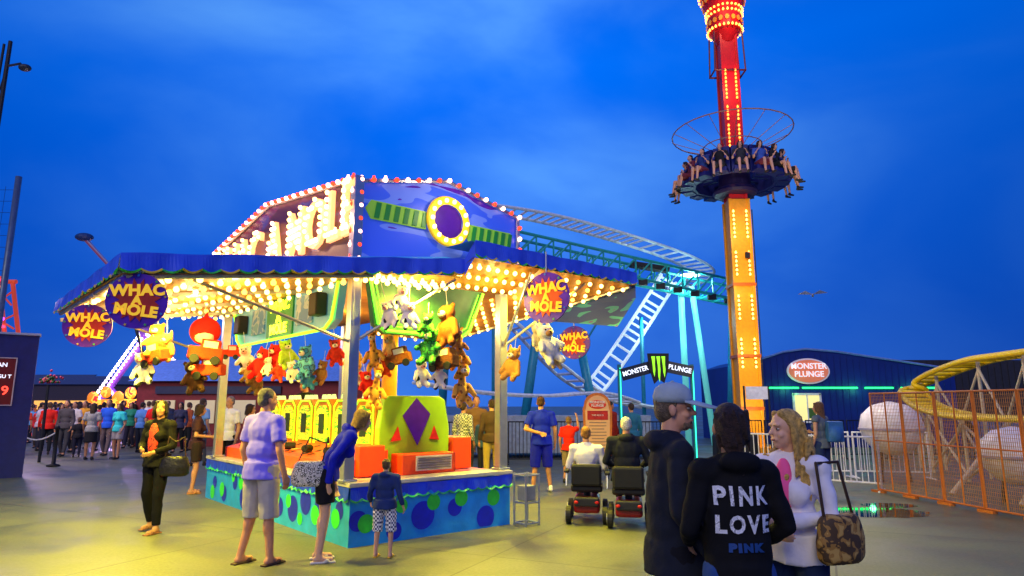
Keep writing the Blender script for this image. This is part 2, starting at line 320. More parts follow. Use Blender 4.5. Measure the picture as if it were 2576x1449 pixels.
    if det>=1:
        for s in(-1,1):
            q=M(); q.ell(Hd((s*.031,.071,.006)),(.013,.010,.007),0,rot=Hm); q.ell(Hd((s*.031,.0775,.006)),(.006,.0055,.0062),1,rot=Hm)
            for i,vv in enumerate(q.v): q.v[i]=tuple(x*k for x in vv)
            q.out('eye',[mat('#b8b0a4',.3,var=0),mat('#181210',.2,var=0)],body,smooth=True)
            q=M(); q.cap(Hd((s*.016,.086,.027)),Hd((s*.048,.071,.028)),.0035,.003,n=6)
            for i,vv in enumerate(q.v): q.v[i]=tuple(x*k for x in vv)
            q.out('eyebrow',mat(hc,.7,var=.5,scale=45,bump=.8),body,smooth=True)
        q=M(); q.ell(Hd((0,.087,-.059)),(.021,.006,.0055),rot=Hm)
        for i,vv in enumerate(q.v): q.v[i]=tuple(x*k for x in vv)
        q.out('mouth',mat('#a05a50',.5,var=0),body,smooth=True)
    return body,sh,(lambda p:tuple(x*k for x in Hd(p)))

# near trio
b1,s1,h1=person('man in black hooded jacket and grey baseball cap, talking',(.83,3.5,0),rad(-90),1.69,1.06,dict(wrL=(-.22,.2,.9),elL=(-.25,.0,1.13),wrR=(.24,.16,.89)),yaw=-14,hc='#6a5a4a',tp=('#1b1f2e','long'),bt=('#12121c','long'),det=2,hood=True,belly=.04,hem=.8,boxy=True,skin='#cc9478')
c=M(); CAPM=mat('#a0aeb8',.8,bump=.2)
c.lathe([(.088,0),(.092,.03),(.082,.07),(.055,.095),(.01,.108)],(0,-.012,.035),22,0,.93,1.12); c.ell((0,-.012,.144),(.01,.01,.006))
def brim(off): return [V((.08*math.cos(t),.05+.17*math.sin(t),.058-.045*math.sin(t)-.022*abs(math.cos(t))+off)) for t in [i*math.pi/12 for i in range(13)]]
bt_,bb_=brim(.008),brim(0); ct=V((0,.05,.064)); cb_=V((0,.05,.05)); vs=bt_+bb_+[ct,cb_]; fs=[]
for i in range(12): fs+=[(26,i,i+1),(27,14+i,13+i),(i,13+i,14+i,i+1)]
c.add(vs,fs)
hp=h1((0,0,0)); c.out('baseball_cap',CAPM,b1,hp,(rad(-2),0,rad(-14)),smooth=True)
q=M()
for i in range(40):
    a=random.uniform(.15,math.pi-.15); z=random.uniform(-.1,-.07); q.ell(h1((.045*math.cos(a),.035+.048*math.sin(a),z)),.0085,n=6,k=5)
q.out('beard',mat('#7a6450',.8,var=.5,scale=60,bump=.6),b1,voxel=.006,sm=1)
b2,s2,h2=person('woman in black hooded sweatshirt with printed back, dark hair',(1.03,3.16,0),rad(6),1.60,.94,dict(elR=(.27,-.03,1.15),wrR=(.2,.17,1.04),elL=(-.265,-.02,1.15),wrL=(-.2,.16,1.05)),hair='pony',hc='#34221a',tp=('#111116','long'),bt=('#2a4a8c','long'),det=2,hood=True,female=True,yaw=-8,hem=.82,boxy=True)
prn=pat('blotch',['#d8d8e4','#ecebf2','#a8a8b4'],38)
for tt,z,mm,sz,sx_ in(('PINK',1.195,prn,.112,.8),('LOVE',1.075,prn,.104,.8),('PINK',.98,mat('#1a4488',.6),.045,1.2)):
    o=text(tt,sz,mm,s2,(-.01,-.4,z),(rad(90),0,0),ext=0,name='printed_lettering',off=.0038,spacing=1.3,sx=sx_)
    q=o.modifiers.new('w','SHRINKWRAP'); q.target=s2; q.wrap_method='PROJECT'; q.use_project_z=True; q.use_positive_direction=False; q.use_negative_direction=True; q.offset=.009; q.wrap_mode='ABOVE_SURFACE'
b3,s3,h3=person('blonde woman in white jacket and pink shirt with folded arms',(1.53,3.74,0),rad(136),1.57,.98,dict(elL=(-.24,.02,1.14),wrL=(-.02,.21,1.11),elR=(.24,.02,1.13),wrR=(.03,.2,1.06)),hair='curly',hc='#d0a658',tp=('#e4e0ee','long'),bt=('#1c2c50','long'),det=2,female=True,yaw=-32,skin='#e0ac90',hem=.87)
q=M(); q.ell((0,.075,1.17),(.055,.052,.15)); q.ell((0,.095,1.14),(.06,.062,.075)); q.out('pink_shirt',mat('#f05898',.8,var=.08),b3,voxel=.009,sm=4,disp=.012)
def bag(label,loc,s,m,rz=0,strap=.5,lean=(0,0)):
    t=top('handbag',label,'bag',loc,rz); b=M(); b.lathe([(.15*s,-.15*s),(.19*s,-.12*s),(.2*s,-.02*s),(.17*s,.09*s),(.14*s,.12*s)],(0,0,0),20,0,1,.42); b.out('bag_body',m,t,voxel=.012,sm=3,disp=.014)
    st=M(); lx,ly=lean; st.path([(-.13*s,0,.1*s),(-.1*s+lx*.5,ly*.5,.25*s+strap*.4),(-.02+lx,ly,strap),(.02+lx,ly,strap),(.1*s+lx*.5,ly*.5,.25*s+strap*.4),(.13*s,0,.1*s)],.008); st.out('strap',mat('#3a2616',.5),t,smooth=True); return t
bag('brown patterned leather handbag on a shoulder strap',(1.69,3.55,.94),.88,pat('blotch',['#4a3418','#9a7030','#b8924c'],22),.5,.36,(-.05,.05))

# around the booth
person('heavy grey haired man in lavender shirt and khaki shorts',(-2.62,7.1,0),rad(-28),1.77,1.1,dict(wrR=(.27,.03,.88),elR=(.25,-.03,1.13),anL=(-.15,-.06,.085),anR=(.14,.03,.085)),yaw=-15,hc='#5c5654',tp=('#7c70ff','short'),bt=('#a8a0a8','shorts'),shoe='#4a3020',belly=.055,skin='#c88a68',hem=.84,det=1)
person('woman in blue hooded top leaning over the counter edge',(-2.0,7.25,0),rad(-72),1.66,1.0,dict(wrL=(-.2,.2,.88),wrR=(.2,.1,.86),pel=(0,0,.95)),lean=33,hair='bob',hc='#8a662c',tp=('#1820b4','long'),bt=('#14141c','short'),shoe='#c8c0b8',skin='#d0a084',female=True,hood=True,pitch=10)
person('small boy in denim jacket and plaid shorts',(-1.38,7.42,0),rad(-8),1.02,1.22,dict(wrR=(.28,.03,.9),wrL=(-.26,.12,.95)),hc='#6c4c2c',tp=('#24346c','long'),bt=(pat('plaid',['#30386c','#e8e8f0'],46),'shorts'),shoe='#c8a020',skin='#c9987e',hood=True,pitch=8)
wl,_,_=person('woman in black cardigan and red floral top with handbag',(-4.64,8.85,0),rad(165),1.66,1.02,dict(elR=(.25,.02,1.14),wrR=(.1,.2,1.1),elL=(-.25,.02,1.14),wrL=(-.12,.22,1.06),anL=(-.16,.1,.085),knL=(-.13,.08,.5),anR=(.13,-.12,.1)),yaw=38,pitch=14,hair='bob',hc='#1a1210',tp=('#121114','long'),bt=('#0d0d10','long'),shoe='#8a5a3c',skin='#c08c60',female=True,det=1)
M().ell((0,.105,1.16),(.08,.045,.22)).out('floral_blouse',pat('spots',['#e04830','#5a1414','#d84028'],30),wl,voxel=.012)
bag('black leather handbag carried at the hip',(-4.36,8.75,.84),.95,mat('#17151a',.35,bump=.3),.2,.3)
bag('black and white patterned shoulder bag',(-2.12,7.1,.91),.95,pat('spots',['#e0dcd8','#1a1614','#d0c8c0'],34),.2,.3,(.16,0))
person('woman in dark blouse and shorts beside the booth',(-5.9,12.6,0),rad(-65),1.62,1,dict(wrR=(.15,.25,1.1),wrL=(-.15,.25,1.1)),hair='bob',hc='#2c1a12',tp=('#3c2430','short'),bt=('#2a2024','short'),shoe='#a06a3c',female=True)
person('man in white shirt and dark trousers',(-6.0,14.2,0),rad(160),1.78,1,hc='#8c8078',tp=('#e4e4ec','short'),bt=('#16161c','long'))
person('woman in dark top looking at the games',(-5.35,13.6,0),rad(-80),1.62,1,hair='bob',hc='#2c1a12',tp=('#6a2838','short'),female=True)
person('booth attendant in dark green jacket inside the booth',(-3.78,12.15,.3),rad(150),1.78,1,hc='#2c2018',tp=('#20261e','long'))
person('man in royal blue shirt and shorts, one hand behind back',(.56,12.8,0),rad(8),1.76,1.1,dict(elL=(-.28,-.06,1.15),wrL=(-.06,-.2,1.08),anL=(-.15,0,.085),anR=(.15,0,.085)),hc='#4a2c1c',tp=('#1428e0','short'),bt=('#1620d0','shorts'),shoe='#e8e8e8',belly=.04,yaw=-20)
person('boy in red shirt with raised arm',(1.2,14.2,0),rad(-30),1.36,1.08,dict(elR=(.22,.12,1.45),wrR=(.18,.14,1.72)),hc='#8a6a3c',tp=('#f02c18','short'),bt=('#8a7a68','shorts'))
person('woman in grey tank top and jeans with blue backpack',(5.8,12.6,0),rad(35),1.66,1,dict(wrR=(.12,.25,1.15)),hair='long',hc='#6a4a30',tp=('#5c6674','tank'),bt=('#20305c','capri'),shoe='#8a6a50',female=True,skin='#b98a70',yaw=20)
bp=M(); bp.box((0,0,0),(.28,.16,.38)); bp.ell((0,-.05,-.05),(.13,.1,.15)); mark(bp.out('backpack',mat('#2c62a8',.7,bump=.3),None,(5.98,12.45,1.12),voxel=.02),'blue fabric backpack worn on the shoulders','bag')
for lb,x,y,rz,H,t,bt,hc in (('man in plaid shirt',-1.05,14.4,-30,1.66,pat('plaid',['#c8ccd0','#44505c'],30),'#b0a070','#3a2a1c'),('man in brown jacket',-.8,14.9,190,1.8,'#7c5c44','#8a8064','#2a1c14'),
  ('man in dark jacket and khaki trousers',-.42,13.9,20,1.72,'#4a3a32','#b09a50','#3c2c20'),('child in blue top',-.6,14.6,170,1.4,'#3c5a8c','#333344','#4a3422'),('person in teal hooded top',2.95,16.5,10,1.65,'#2c6c88','#20242c','#3a2a1c'),
  ('person in red jacket',2.5,17,-60,1.7,'#8a2420','#20242c','#2a1c14'),('boy in blue shirt',-2.2,15.6,160,1.75,'#1c3c9c','#20242c','#4a2e1c'),('bearded man in grey shirt',-3.4,17,180,1.75,'#585048','#20242c','#4a2e1c')):
    person(lb+' standing behind the booth',(x,y,0),rad(rz),H,1.02,hc=hc,tp=(t,'long'),bt=(bt,'long'),det=0)
crowd=[(-.693,22,'#e82c24','long','#20242c',1.7,'short',1),(-.667,21.5,'#504c54','long','#44444c',1.75,'short',0),(-.646,21,'#22222c','short','#24243a',1.2,'short',0),(-.627,20,None,'short','#24242c',1.66,'long',1),
 (-.604,21.8,'#2c64f0','short','#746468',1.78,'short',0),(-.587,20.3,'#40d8e0','short','#a8a0a8',1.66,'long',1),(-.554,23,'#5a8cd8','short','#303440',1.7,'short',0),(-.537,21,'#e82024','short','#20242c',1.75,'short',0),
 (-.516,24,'#2e3048','long','#20242c',1.75,'short',0),(-.496,23,'#3a3c58','long','#1a1c20',1.7,'long',1),(-.484,24,'#a05030','long','#20242c',1.7,'short',0),(-.464,18,'#8cbce8','short','#50545c',1.78,'short',0),(-.52,19.5,'#404860','long','#20242c',1.68,'bob',1),(-.76,20,'#404048','long','#3c3434',1.75,'short',0),
 (-.705,24,'#c8c0c8','short','#303040',1.7,'short',0),(-.675,24.5,'#7c3c7c','short','#303040',1.65,'long',1),(-.64,25,'#e0a030','short','#28304c',1.75,'short',0),(-.57,25.5,'#2c8c6c','short','#303040',1.7,'long',1),(-.545,26,'#e0e0e8','short','#28304c',1.75,'short',0),(-.612,24,'#c83c3c','short','#303040',1.7,'short',0),(-.73,22.5,'#e04830','short','#303040',1.6,'short',0),(-.655,23.4,'#e8e0e0','short','#282830',1.72,'short',0)]
G='people strolling along the promenade'
for r_,D,t,sl,bc,H,hr,fm in crowd:
    ph=random.choice([.12,-.12,.03]); a=random.uniform(-40,40)+random.choice([0,180])
    tt=t or pat('stripe',['#d8d8dc','#20242c'],14)
    person('pedestrian in %s sleeved top walking on the promenade'%sl,(r_*D,D,0),rad(a),H,1,dict(anL=(-.1,ph,.09),anR=(.1,-ph,.09),wrL=(-.25,.1,.9)),hair=hr,hc=random.choice(['#20140e','#3a2818','#5a4028']),tp=(tt,sl),bt=(bc,'short' if t=='#40d8e0' else 'skirt' if not t else 'long'),det=0,female=bool(fm),group=G)
cl=['#5a70c8','#d03838','#34343c','#8a8aa0','#5cb0d8','#e0d8e8','#c87830','#7c3c90']
src=[]
for i in range(8):
    b_,_,_=person('distant pedestrian in the evening crowd',(0,-200-i,0),0,1.7,1,dict(anL=(-.1,.1,.09),anR=(.1,-.08,.09)),hair=random.choice(['short','long']),tp=(cl[i],'long' if i%2 else 'short'),bt=(random.choice(['#20242c','#343440','#4c4440']),'long'),det=0,group='distant crowd'); src.append(b_)
for i in range(96):
    s_=src[i%8]; D=random.uniform(25,40); r_=random.uniform(-.79,-.46) if i<90 else random.uniform(-.42,-.3)
    o=s_.copy(); COL.objects.link(o); o.location=(r_*D,D,0); o.rotation_euler=(0,0,random.uniform(0,6.28)); z=random.uniform(.9,1.06); o.scale=(z,z,z)
    for ch in s_.children: q=ch.copy(); COL.objects.link(q); q.parent=o
for i,s_ in enumerate(src):
    s_.location=(-(.48+.04*i)*(28+1.5*i),28+1.5*i,0)

# ---------------- booth
BO=top('game_booth','brightly lit carnival game booth with awnings and marquee','booth',(-1.95,8.0,0),rad(40.2))
SK=mat('#1c98f4',.45,bump=.15,scale=5); BL=mat('#4464ff',.35,scale=4,bump=.2); GR=mat('#3cc838',.5); YE=mat('#e8c020',.5); ORG=mat('#f04c18',.45,var=.06); PUR=mat('#5a2ca0',.5); PINKF=mat('#c06ab0',.4)
b=M(); b.box((1.17,2.59,.31),(2.4,5.52,.62))
def dot(cx,cz,r,mi,face):
    n=22; z0=.02; z1=.5; e=.002*(1+mi)
    pts=[(cx+r*math.cos(6.283*i/n),min(z1,max(z0,cz+r*math.sin(6.283*i/n)))) for i in range(n)]
    if face=='F': b.add([(x,-.17-e,z) for x,z in pts],[tuple(range(n))],mi)
    else: b.add([(-.03-e,x,z) for x,z in pts],[tuple(range(n))[::-1]],mi)
random.seed(3)
for f,lim in(('F',2.3),('S',5.2)):
    x=.08
    while x<lim:
        r_=random.uniform(.1,.17); dot(x,random.uniform(.12,.42),r_,1,f); dot(x+r_*.9,random.uniform(.12,.46),random.uniform(.07,.13),2,f); x+=random.uniform(.36,.55)
b.out('counter_skirt',[SK,mat('#1424d0',.45),mat('#34d840',.5)],BO)
def scallop(m,A,B,zt,zb,n,dep=.05,off=V((0,0,0)),mi=0,trim=(1,2)):
    A=V(A);B=V(B)
    for i in range(n):
        for j in range(6):
            t0=(i+j/6)/n; t1=(i+(j+1)/6)/n
            pp=[]
            for t,q in((t0,j/6),(t1,(j+1)/6)):
                p=A.lerp(B,t); top_=zt[0]+(zt[1]-zt[0])*t; bot=zb[0]+(zb[1]-zb[0])*t; d=dep*math.sin(math.pi*q); rip=.016*math.sin(t*n*2.1+1)+.01*math.sin(t*n*5)+.01*math.sin(t*n*.7)
                pp.append((V((p.x,p.y,top_+.006*math.sin(t*n*1.3))),V((p.x,p.y,bot-d))+off.normalized()*rip if off.length else V((p.x,p.y,bot-d)),V((p.x,p.y,bot-d-.022))+off))
            m.add([pp[0][0],pp[1][0],pp[1][1],pp[0][1]],[(0,1,2,3)],mi); m.add([pp[0][1],pp[1][1],pp[1][2],pp[0][2]],[(0,1,2,3)],trim[i%2])
v=M(); scallop(v,(-.04,-.19,0),(2.4,-.19,0),(.66,.66),(.54,.54),16,.03,V((0,-.012,0)),0,(1,1)); scallop(v,(-.05,-.18,0),(-.05,5.36,0),(.66,.66),(.54,.54),36,.03,V((-.012,0,0)),0,(1,1)); v.out('counter_valance',[mat('#2444f0',.35,scale=4,bump=.2),mat('#28b070',.5)],BO)
t=M(); t.box((1.17,-.02,.69),(2.46,.36,.05)); t.out('counter_ledge',mat('#c8c4c0',.35,metal=.3),BO,bevel=.008); t=M(); t.box((.1,2.79,.69),(.32,5.2,.048)); t.out('counter_ledge',mat('#c8c4c0',.35,metal=.3),BO,bevel=.008)
M().box((1.3,2.7,.68),(2.08,5.08,.04)).out('booth_floor',PINKF,BO)
for x,y in((.0,.0),(2.33,-.02),(.0,4.95),(2.33,5.0)):
    p=M(); p.box((x,y,1.95),(.13,.13,2.5)); p.box((x,y,.73),(.19,.19,.03)); p.box((x-.05,y-.05,1.95),(.04,.04,2.44)); p.out('post',ALU,BO,bevel=.008)
CR=mat('#b07c28',.5,var=.15,scale=5)
a=M(); a.quad([(-2.6,-.5,2.8),(-2.6,4.5,2.97),(0,5.4,3.22),(0,-.5,3.15)]); a.quad([(0,-.5,3.15),(0,.02,3.2),(1.3,.02,3.22),(1.3,-.5,3.27)]); a.out('awning_soffit',CR,BO)
a=M(); a.quad([(1.3,-.7,3.49),(2.5,-.7,3.5),(2.5,.02,3.24),(1.3,.02,3.22)]); a.quad([(2.5,-.7,3.5),(4.56,-.7,3.51),(4.56,4.6,3.0),(2.5,4.6,3.0)]); a.out('awning_soffit',CR,BO)
a=M(); a.quad([(-2.62,-.52,2.97),(-2.62,4.55,3.11),(-.02,5.6,3.3),(-.02,-.1,3.3)]); a.quad([(-2.62,-.52,2.97),(-.02,-.1,3.3),(1.3,-.1,3.6),(1.3,-.52,3.47)]); a.quad([(1.25,-.72,3.7),(1.3,-.05,3.74),(2.7,-.05,3.74),(4.58,-.72,3.7)]); a.quad([(4.58,-.72,3.71),(2.7,-.05,3.75),(2.7,4.9,3.4),(4.58,4.65,3.15)]); a.out('awning_roof',mat('#20a0e8',.5,bump=.3,scale=3),BO)
v=M(); scallop(v,(-2.62,-.52,0),(1.3,-.52,0),(2.99,3.5),(2.85,3.33),22,.035,V((0,-.01,0))); scallop(v,(-2.62,-.52,0),(-2.62,4.55,0),(2.99,3.13),(2.85,3.0),22,.035,V((-.01,0,0)))
scallop(v,(1.32,-.72,0),(4.58,-.72,0),(3.72,3.72),(3.54,3.56),18,.04,V((0,-.01,0))); v.quad([(1.3,-.52,3.5),(1.32,-.72,3.72),(1.32,-.72,3.5),(1.3,-.52,3.27)],0); v.out('awning_valance',[BL,GR,YE],BO)
a=M(); a.quad([(4.57,-.7,3.52),(4.57,-.7,3.3),(4.55,-.32,2.87),(4.55,1.2,3.1),(4.57,1.7,3.3)]); a.out('awning_side_curtain',pat('flame',['#163a90','#2c88a8','#5a48a0'],2.2),BO)
rb=M()
for y in(-.3,1.1,2.5,3.9): rb.box((-1.3,y+.1,3.0-.02),(2.6,.05,.05),rot=Matrix.Rotation(-rad(7.5),3,'Y'))
rb.rod((-2.55,-.45,2.79),(-2.55,4.4,2.95),.03); rb.rod((-2.55,-.45,2.79),(0,-.45,3.12),.03); rb.rod((4.5,-.65,3.48),(4.5,4.5,2.98),.03)
rb.rod((0,0,2.35),(-1.9,-.2,2.87),.02); rb.rod((0,0,2.35),(1.2,-.45,3.22),.02); rb.rod((0,4.95,2.4),(-1.9,4.3,2.9),.02); rb.rod((2.33,0,2.4),(3.6,-.5,3.45),.02); rb.rod((2.33,0,2.3),(2.4,-.6,3.45),.02); rb.out('awning_frame',ALU,BO)
# roof marquee
fp=[(0,3.4),(0,4.42),(1.35,4.71),(2.65,4.42),(2.65,3.4)]; sp_=[(0,3.4),(0,4.45),(3.16,4.84),(5.84,4.5),(5.84,3.4)]
M().prism([(x,0,z) for x,z in fp],(0,.06,0)).out('marquee_panel',pat('flame',['#3c64f0','#6c8cf4','#4c20b0'],1.25,.35,.3),BO)
M().prism([(0,y,z) for y,z in sp_],(.06,0,0)).out('marquee_panel',pat('flame',['#3a1430','#4c2460','#2c3c90'],1.3,.4),BO)
M().prism([(2.6,y,z) for y,z in sp_],(.06,0,0)).out('marquee_panel',pat('flame',['#2a4cd0','#5a88e0','#4a2ca0'],2.4,.35),BO)
M().prism([(x,5.8,z) for x,z in fp],(0,.06,0)).out('marquee_panel',PUR,BO)
fr=M(); fr.path([(x,-.02,z) for x,z in fp],.03,8,close=True); fr.path([(-.02,y,z) for y,z in sp_],.03,8,close=True); fr.box((-.03,-.03,3.9),(.12,.12,1.12)); fr.out('marquee_frame',ALU,BO)
rg=M(); n=40
for i in range(n):
    a0=6.283*i/n; a1=6.283*(i+1)/n
    for r0,r1,mi,y in((.24,.34,0,-.07),(.0,.24,1,-.03)):
        P=lambda r_,a_:(1.35+r_*math.cos(a_),y,4.12+r_*math.sin(a_)); rg.quad([P(r0,a0),P(r1,a0),P(r1,a1),P(r0,a1)],mi)
    rg.rod((1.35+.34*math.cos(a0),-.05,4.12+.34*math.sin(a0)),(1.35+.34*math.cos(a1),-.05,4.12+.34*math.sin(a1)),.022,mi=0)
rg.out('ring_emblem',[mat('#f0c020',.4,emit=.4),mat('#4a14a8',.4)],BO)
for x0,x1,dz in((.15,1.0,0),(1.7,2.5,-.05)):
    st=M(); k=6; d=(x1-x0)/k; st.prism([(x0-.06,-.012,4.08+dz),(x0+.02,-.012,3.95+dz),(x1,-.012,3.95+dz),(x1,-.012,4.2+dz),(x0+.02,-.012,4.2+dz)],(0,-.015,0),0)
    for i in range(k):
        xa=x0+.06+i*d; st.prism([(xa,-.028,3.97+dz),(xa+d*.5,-.028,3.97+dz),(xa+d*.75,-.028,4.18+dz),(xa+d*.25,-.028,4.18+dz)],(0,-.01,0),1)
    st.out('segmented_handle_emblem',[mat('#a0e040',.4,emit=.15),mat('#2c9c3c',.4,emit=.05)],BO)
LET=mat('#ffa868',.4,emit=1.9)
lt=text('WHAC A MOLE',1.0,LET,BO,(-.06,2.9,4.04),(rad(90),0,rad(-90)),ext=.03,off=.012,sx=.84,spacing=1.03)
BP=[]
lt.data.calc_loop_triangles(); tris=[]
for tr in lt.data.loop_triangles:
    q=[lt.data.vertices[i].co for i in tr.vertices]
    if all(p.z>.02 for p in q): tris.append([(p.x,p.y) for p in q])
def inside(x,y):
    for (a,b_,c_) in tris:
        d1=(x-b_[0])*(a[1]-b_[1])-(a[0]-b_[0])*(y-b_[1]); d2=(x-c_[0])*(b_[1]-c_[1])-(b_[0]-c_[0])*(y-c_[1]); d3=(x-a[0])*(c_[1]-a[1])-(c_[0]-a[0])*(y-a[1])
        if (d1>=0 and d2>=0 and d3>=0) or (d1<=0 and d2<=0 and d3<=0): return True
    return False
x=-2.9
while x<2.9:
    y=-.42
    while y<.45:
        if inside(x,y): BP.append(((-.11,2.9-x,4.04+y),PINKB if random.random()<.35 else WARM2))
        y+=.1
    x+=.1
def along(pts,d,off,ms):
    i=0
    for a_,b_ in zip(pts,pts[1:]):
        a_=V(a_);b_=V(b_); n=max(1,int((b_-a_).length/d))
        for j in range(n): BP.append((tuple(a_.lerp(b_,j/n)+V(off)),ms[i%len(ms)])); i+=1
along([(x,0,z) for x,z in fp],.155,(0,-.07,.0),[PINKB,REDB]); along([(0,y,z) for y,z in sp_],.15,(-.08,0,0),[REDB,PINKB])
for i in range(14): BP.append(((1.35+.29*math.cos(i*.4488),-.1,4.12+.29*math.sin(i*.4488)),WARM2))
for i in range(9):
    for j in range(17):
        u=(i+.5)/9; vv=(j+.5)/17; z=(2.8+.17*vv)*(1-u)+(3.15+.07*vv)*u; BP.append(((-2.6+2.6*u,-.5+(5+.9*u)*vv,z-.05),WARM2 if (i+j)%3 else WARM))
for i in range(8):
    for j in range(18):
        u=(i+.5)/8; vv=(j+.5)/18; BP.append(((2.5+2.06*u,-.7+5.3*vv,3.5-.5*vv-.05),WARM2 if (i+j)%3 else WARM))
for i in range(16):
    for j in range(3):
        x=.1+i*.155; vv=(j+.5)/3; BP.append(((x,(-.7 if x>1.3 else -.5)*(1-vv)+.0*vv,(3.49-.26*vv if x>1.3 else 3.18)-.05),WARM2))
bulbs(BO,BP,.034)
LW=(1,.66,.2); LG=(1,.84,.04)
for p,e in(((-1.3,.4,2.72),38),((-1.3,2,2.76),42),((-1.3,3.6,2.8),42),((3.5,.6,3.1),42),((3.5,2.8,2.95),42),((.7,-.35,3.0),14),((2.0,-.4,3.1),16),((1.3,1.2,2.95),50),((1.3,3.4,2.95),55)): lamp('awning_lamp',e,LW,p,BO,.045)
for p,e in(((-2.3,.4,2.75),640),((-1.8,2.2,2.8),520),((-1.8,4.2,2.8),520),((.8,-.45,3.1),420),((3.2,-.5,3.3),760),((3.6,2.4,3.1),460)): spot('awning_downlight',e,LG,p,BO)
for y in(.8,2.2,3.6,5): lamp('marquee_lamp',22,(1,.5,.25),(-.5,y,4.1),BO,.04)
lamp('marquee_lamp',14,(1,.75,.5),(1.3,-.6,4.3),BO,.04)
M().box((1.33,2.8,3.27),(2.6,5.4,.06)).out('ceiling',CR,BO)
# headers
H1=M(); H1.prism([(-.05,.3,3.16),(-.05,4.3,3.16),(-.05,4.1,2.68),(-.05,3.9,2.58),(-.05,.6,2.58),(-.05,.4,2.68)],(.1,0,0)); h_=H1.out('header_sign',mat('#6ab0d8',.4,emit=.1),BO)
nm=mat('#8cf020',.4,emit=3); nn=M(); nn.path([(-.08,.3,3.14),(-.08,.45,2.68),(-.08,.65,2.57),(-.08,3.9,2.57),(-.08,4.1,2.68),(-.08,4.3,3.14)],.022); nn.out('neon_tube',nm,h_,smooth=True)
M().box((-.06,2.25,2.88),(.03,1.0,.56)).out('lettering_panel',mat('#208850',.5),h_)
text('WHAC\nA\nMOLE',.2,mat('#f0ff30',.4,emit=2.2),h_,(-.085,2.25,2.88),(rad(90),0,rad(-90)),off=.008,sx=1.25,line=.85)
for y in(.75,3.75): M().box((-.14,y,2.9),(.16,.24,.3)).out('loudspeaker',DARK,h_,bevel=.02)
for y in(1.35,3.15): M().box((-.06,y,2.9),(.03,.55,.4)).out('picture_panel',pat('blotch',['#4a80c0','#98b0c8','#6898b8'],5,.5,.05),h_)
H2=M(); H2.prism([(.2,.02,3.2),(2.0,.02,3.2),(1.75,.02,2.6),(1.62,.02,2.5),(.45,.02,2.5),(.3,.02,2.6)],(0,.1,0)); h_=H2.out('header_sign',mat('#3a6c58',.5),BO)
for pp,r_ in(([(.2,-.03,3.16),(.33,-.03,2.62),(.46,-.03,2.53),(1.62,-.03,2.53),(1.75,-.03,2.62),(1.98,-.03,3.16)],.02),([(.27,-.03,3.14),(.39,-.03,2.66),(.5,-.03,2.59),(1.58,-.03,2.59),(1.7,-.03,2.66),(1.9,-.03,3.14)],.008)):
    M().path(pp,r_).out('neon_tube',mat('#70ff30',.4,emit=2.6),h_,smooth=True)
# game cabinets
for i in range(6):
    y0=.85+i*.68; yc=y0+.31; e=M(); e.prism([(.82,y0,.95),(.82,y0,1.6),(.82,y0+.12,1.7),(.82,y0+.5,1.7),(.82,y0+.62,1.6),(.82,y0+.62,.95)],(.3,0,0)); cb=e.out('game_cabinet',mat('#d07820',.45,var=.05),BO,bevel=.01)
    M().prism([(.81,y0+.1,1.05),(.81,y0+.1,1.5),(.81,y0+.2,1.6),(.81,y0+.42,1.6),(.81,y0+.52,1.5),(.81,y0+.52,1.05)],(-.015,0,0)).out('screen',pat('flame',['#e0e830','#50b030','#f0a020'],5+i,.4,.3),cb)
    M().box((.79,yc,1.32),(.02,.17,.3)).out('score_window',mat('#2c4030',.3),cb)
    q=M(); q.path([(.8,y0+.04,.98),(.8,y0+.04,1.58),(.8,y0+.15,1.67),(.8,y0+.47,1.67),(.8,y0+.58,1.58),(.8,y0+.58,.98)],.013); q.out('neon_trim',mat('#a0ff20',.4,emit=1.6),cb)
    for s in(-.17,.0,.17): M().rod((.9,yc+s,1.7),(.9,yc+s,1.77),.045,.03,10).out('score_lamp',mat('#d0e8a0',.4,emit=.8),cb)
pf=M(); pf.prism([(.16,.45,.72),(.16,.45,.88),(.8,.45,1.02),(.8,.45,.72)],(0,4.6,0)); 
for i in range(6):
    for j in range(5):
        cy=1.0+i*.68+(.09 if j<2 else -.02)+ (j%2)*.22; cx=.32+(j//2)*.17; cz=.88+(cx-.16)/.64*.14+.004
        pf.add([(cx+.055*math.cos(t*.5236),cy+.055*math.sin(t*.5236),cz+.055*math.cos(t*.5236)*.22) for t in range(12)],[tuple(range(12))],1)
pf.out('playfield',[ORG,BLACK],BO)
ec=M(); ec.prism([(.72,.55,.72),(.72,.55,1.3),(.78,.55,1.68),(.86,.55,1.73),(1.66,.55,1.73),(1.76,.55,1.68),(1.84,.55,1.3),(1.84,.55,.72)],(0,.14,0)); cb=ec.out('end_cabinet',mat('#98c818',.45,var=.04),BO,bevel=.02)
M().prism([(1.27,.54,1.70),(1.5,.54,1.48),(1.3,.54,1.06),(1.06,.54,1.46)],(0,-.012,0)).out('diamond_emblem',mat('#5018b0',.5),cb)
for P in([(.88,.54,1.12),(1.04,.54,1.14),(.99,.54,1.32)],[(1.5,.54,1.14),(1.66,.54,1.12),(1.57,.54,1.32)]): M().prism(P,(0,-.01,0)).out('triangle_emblem',mat('#d82818',.5),cb)
for P in((1.3,.36,.84,.84,.3,.26),(2.04,.75,.93,.32,.5,.44),(.52,.6,.9,.36,.5,.38)): M().box(P[:3],P[3:]).out('cabinet_base',ORG,cb,bevel=.012)
q=M(); q.box((1.36,.2,.85),(.56,.02,.19))
for i in range(5): q.box((1.36,.185,.785+i*.033),(.52,.02,.014),1)
q.out('vent_grille',[mat('#d8c8b8',.4),mat('#786860',.5)],cb)
bpy.context.view_layer.update()
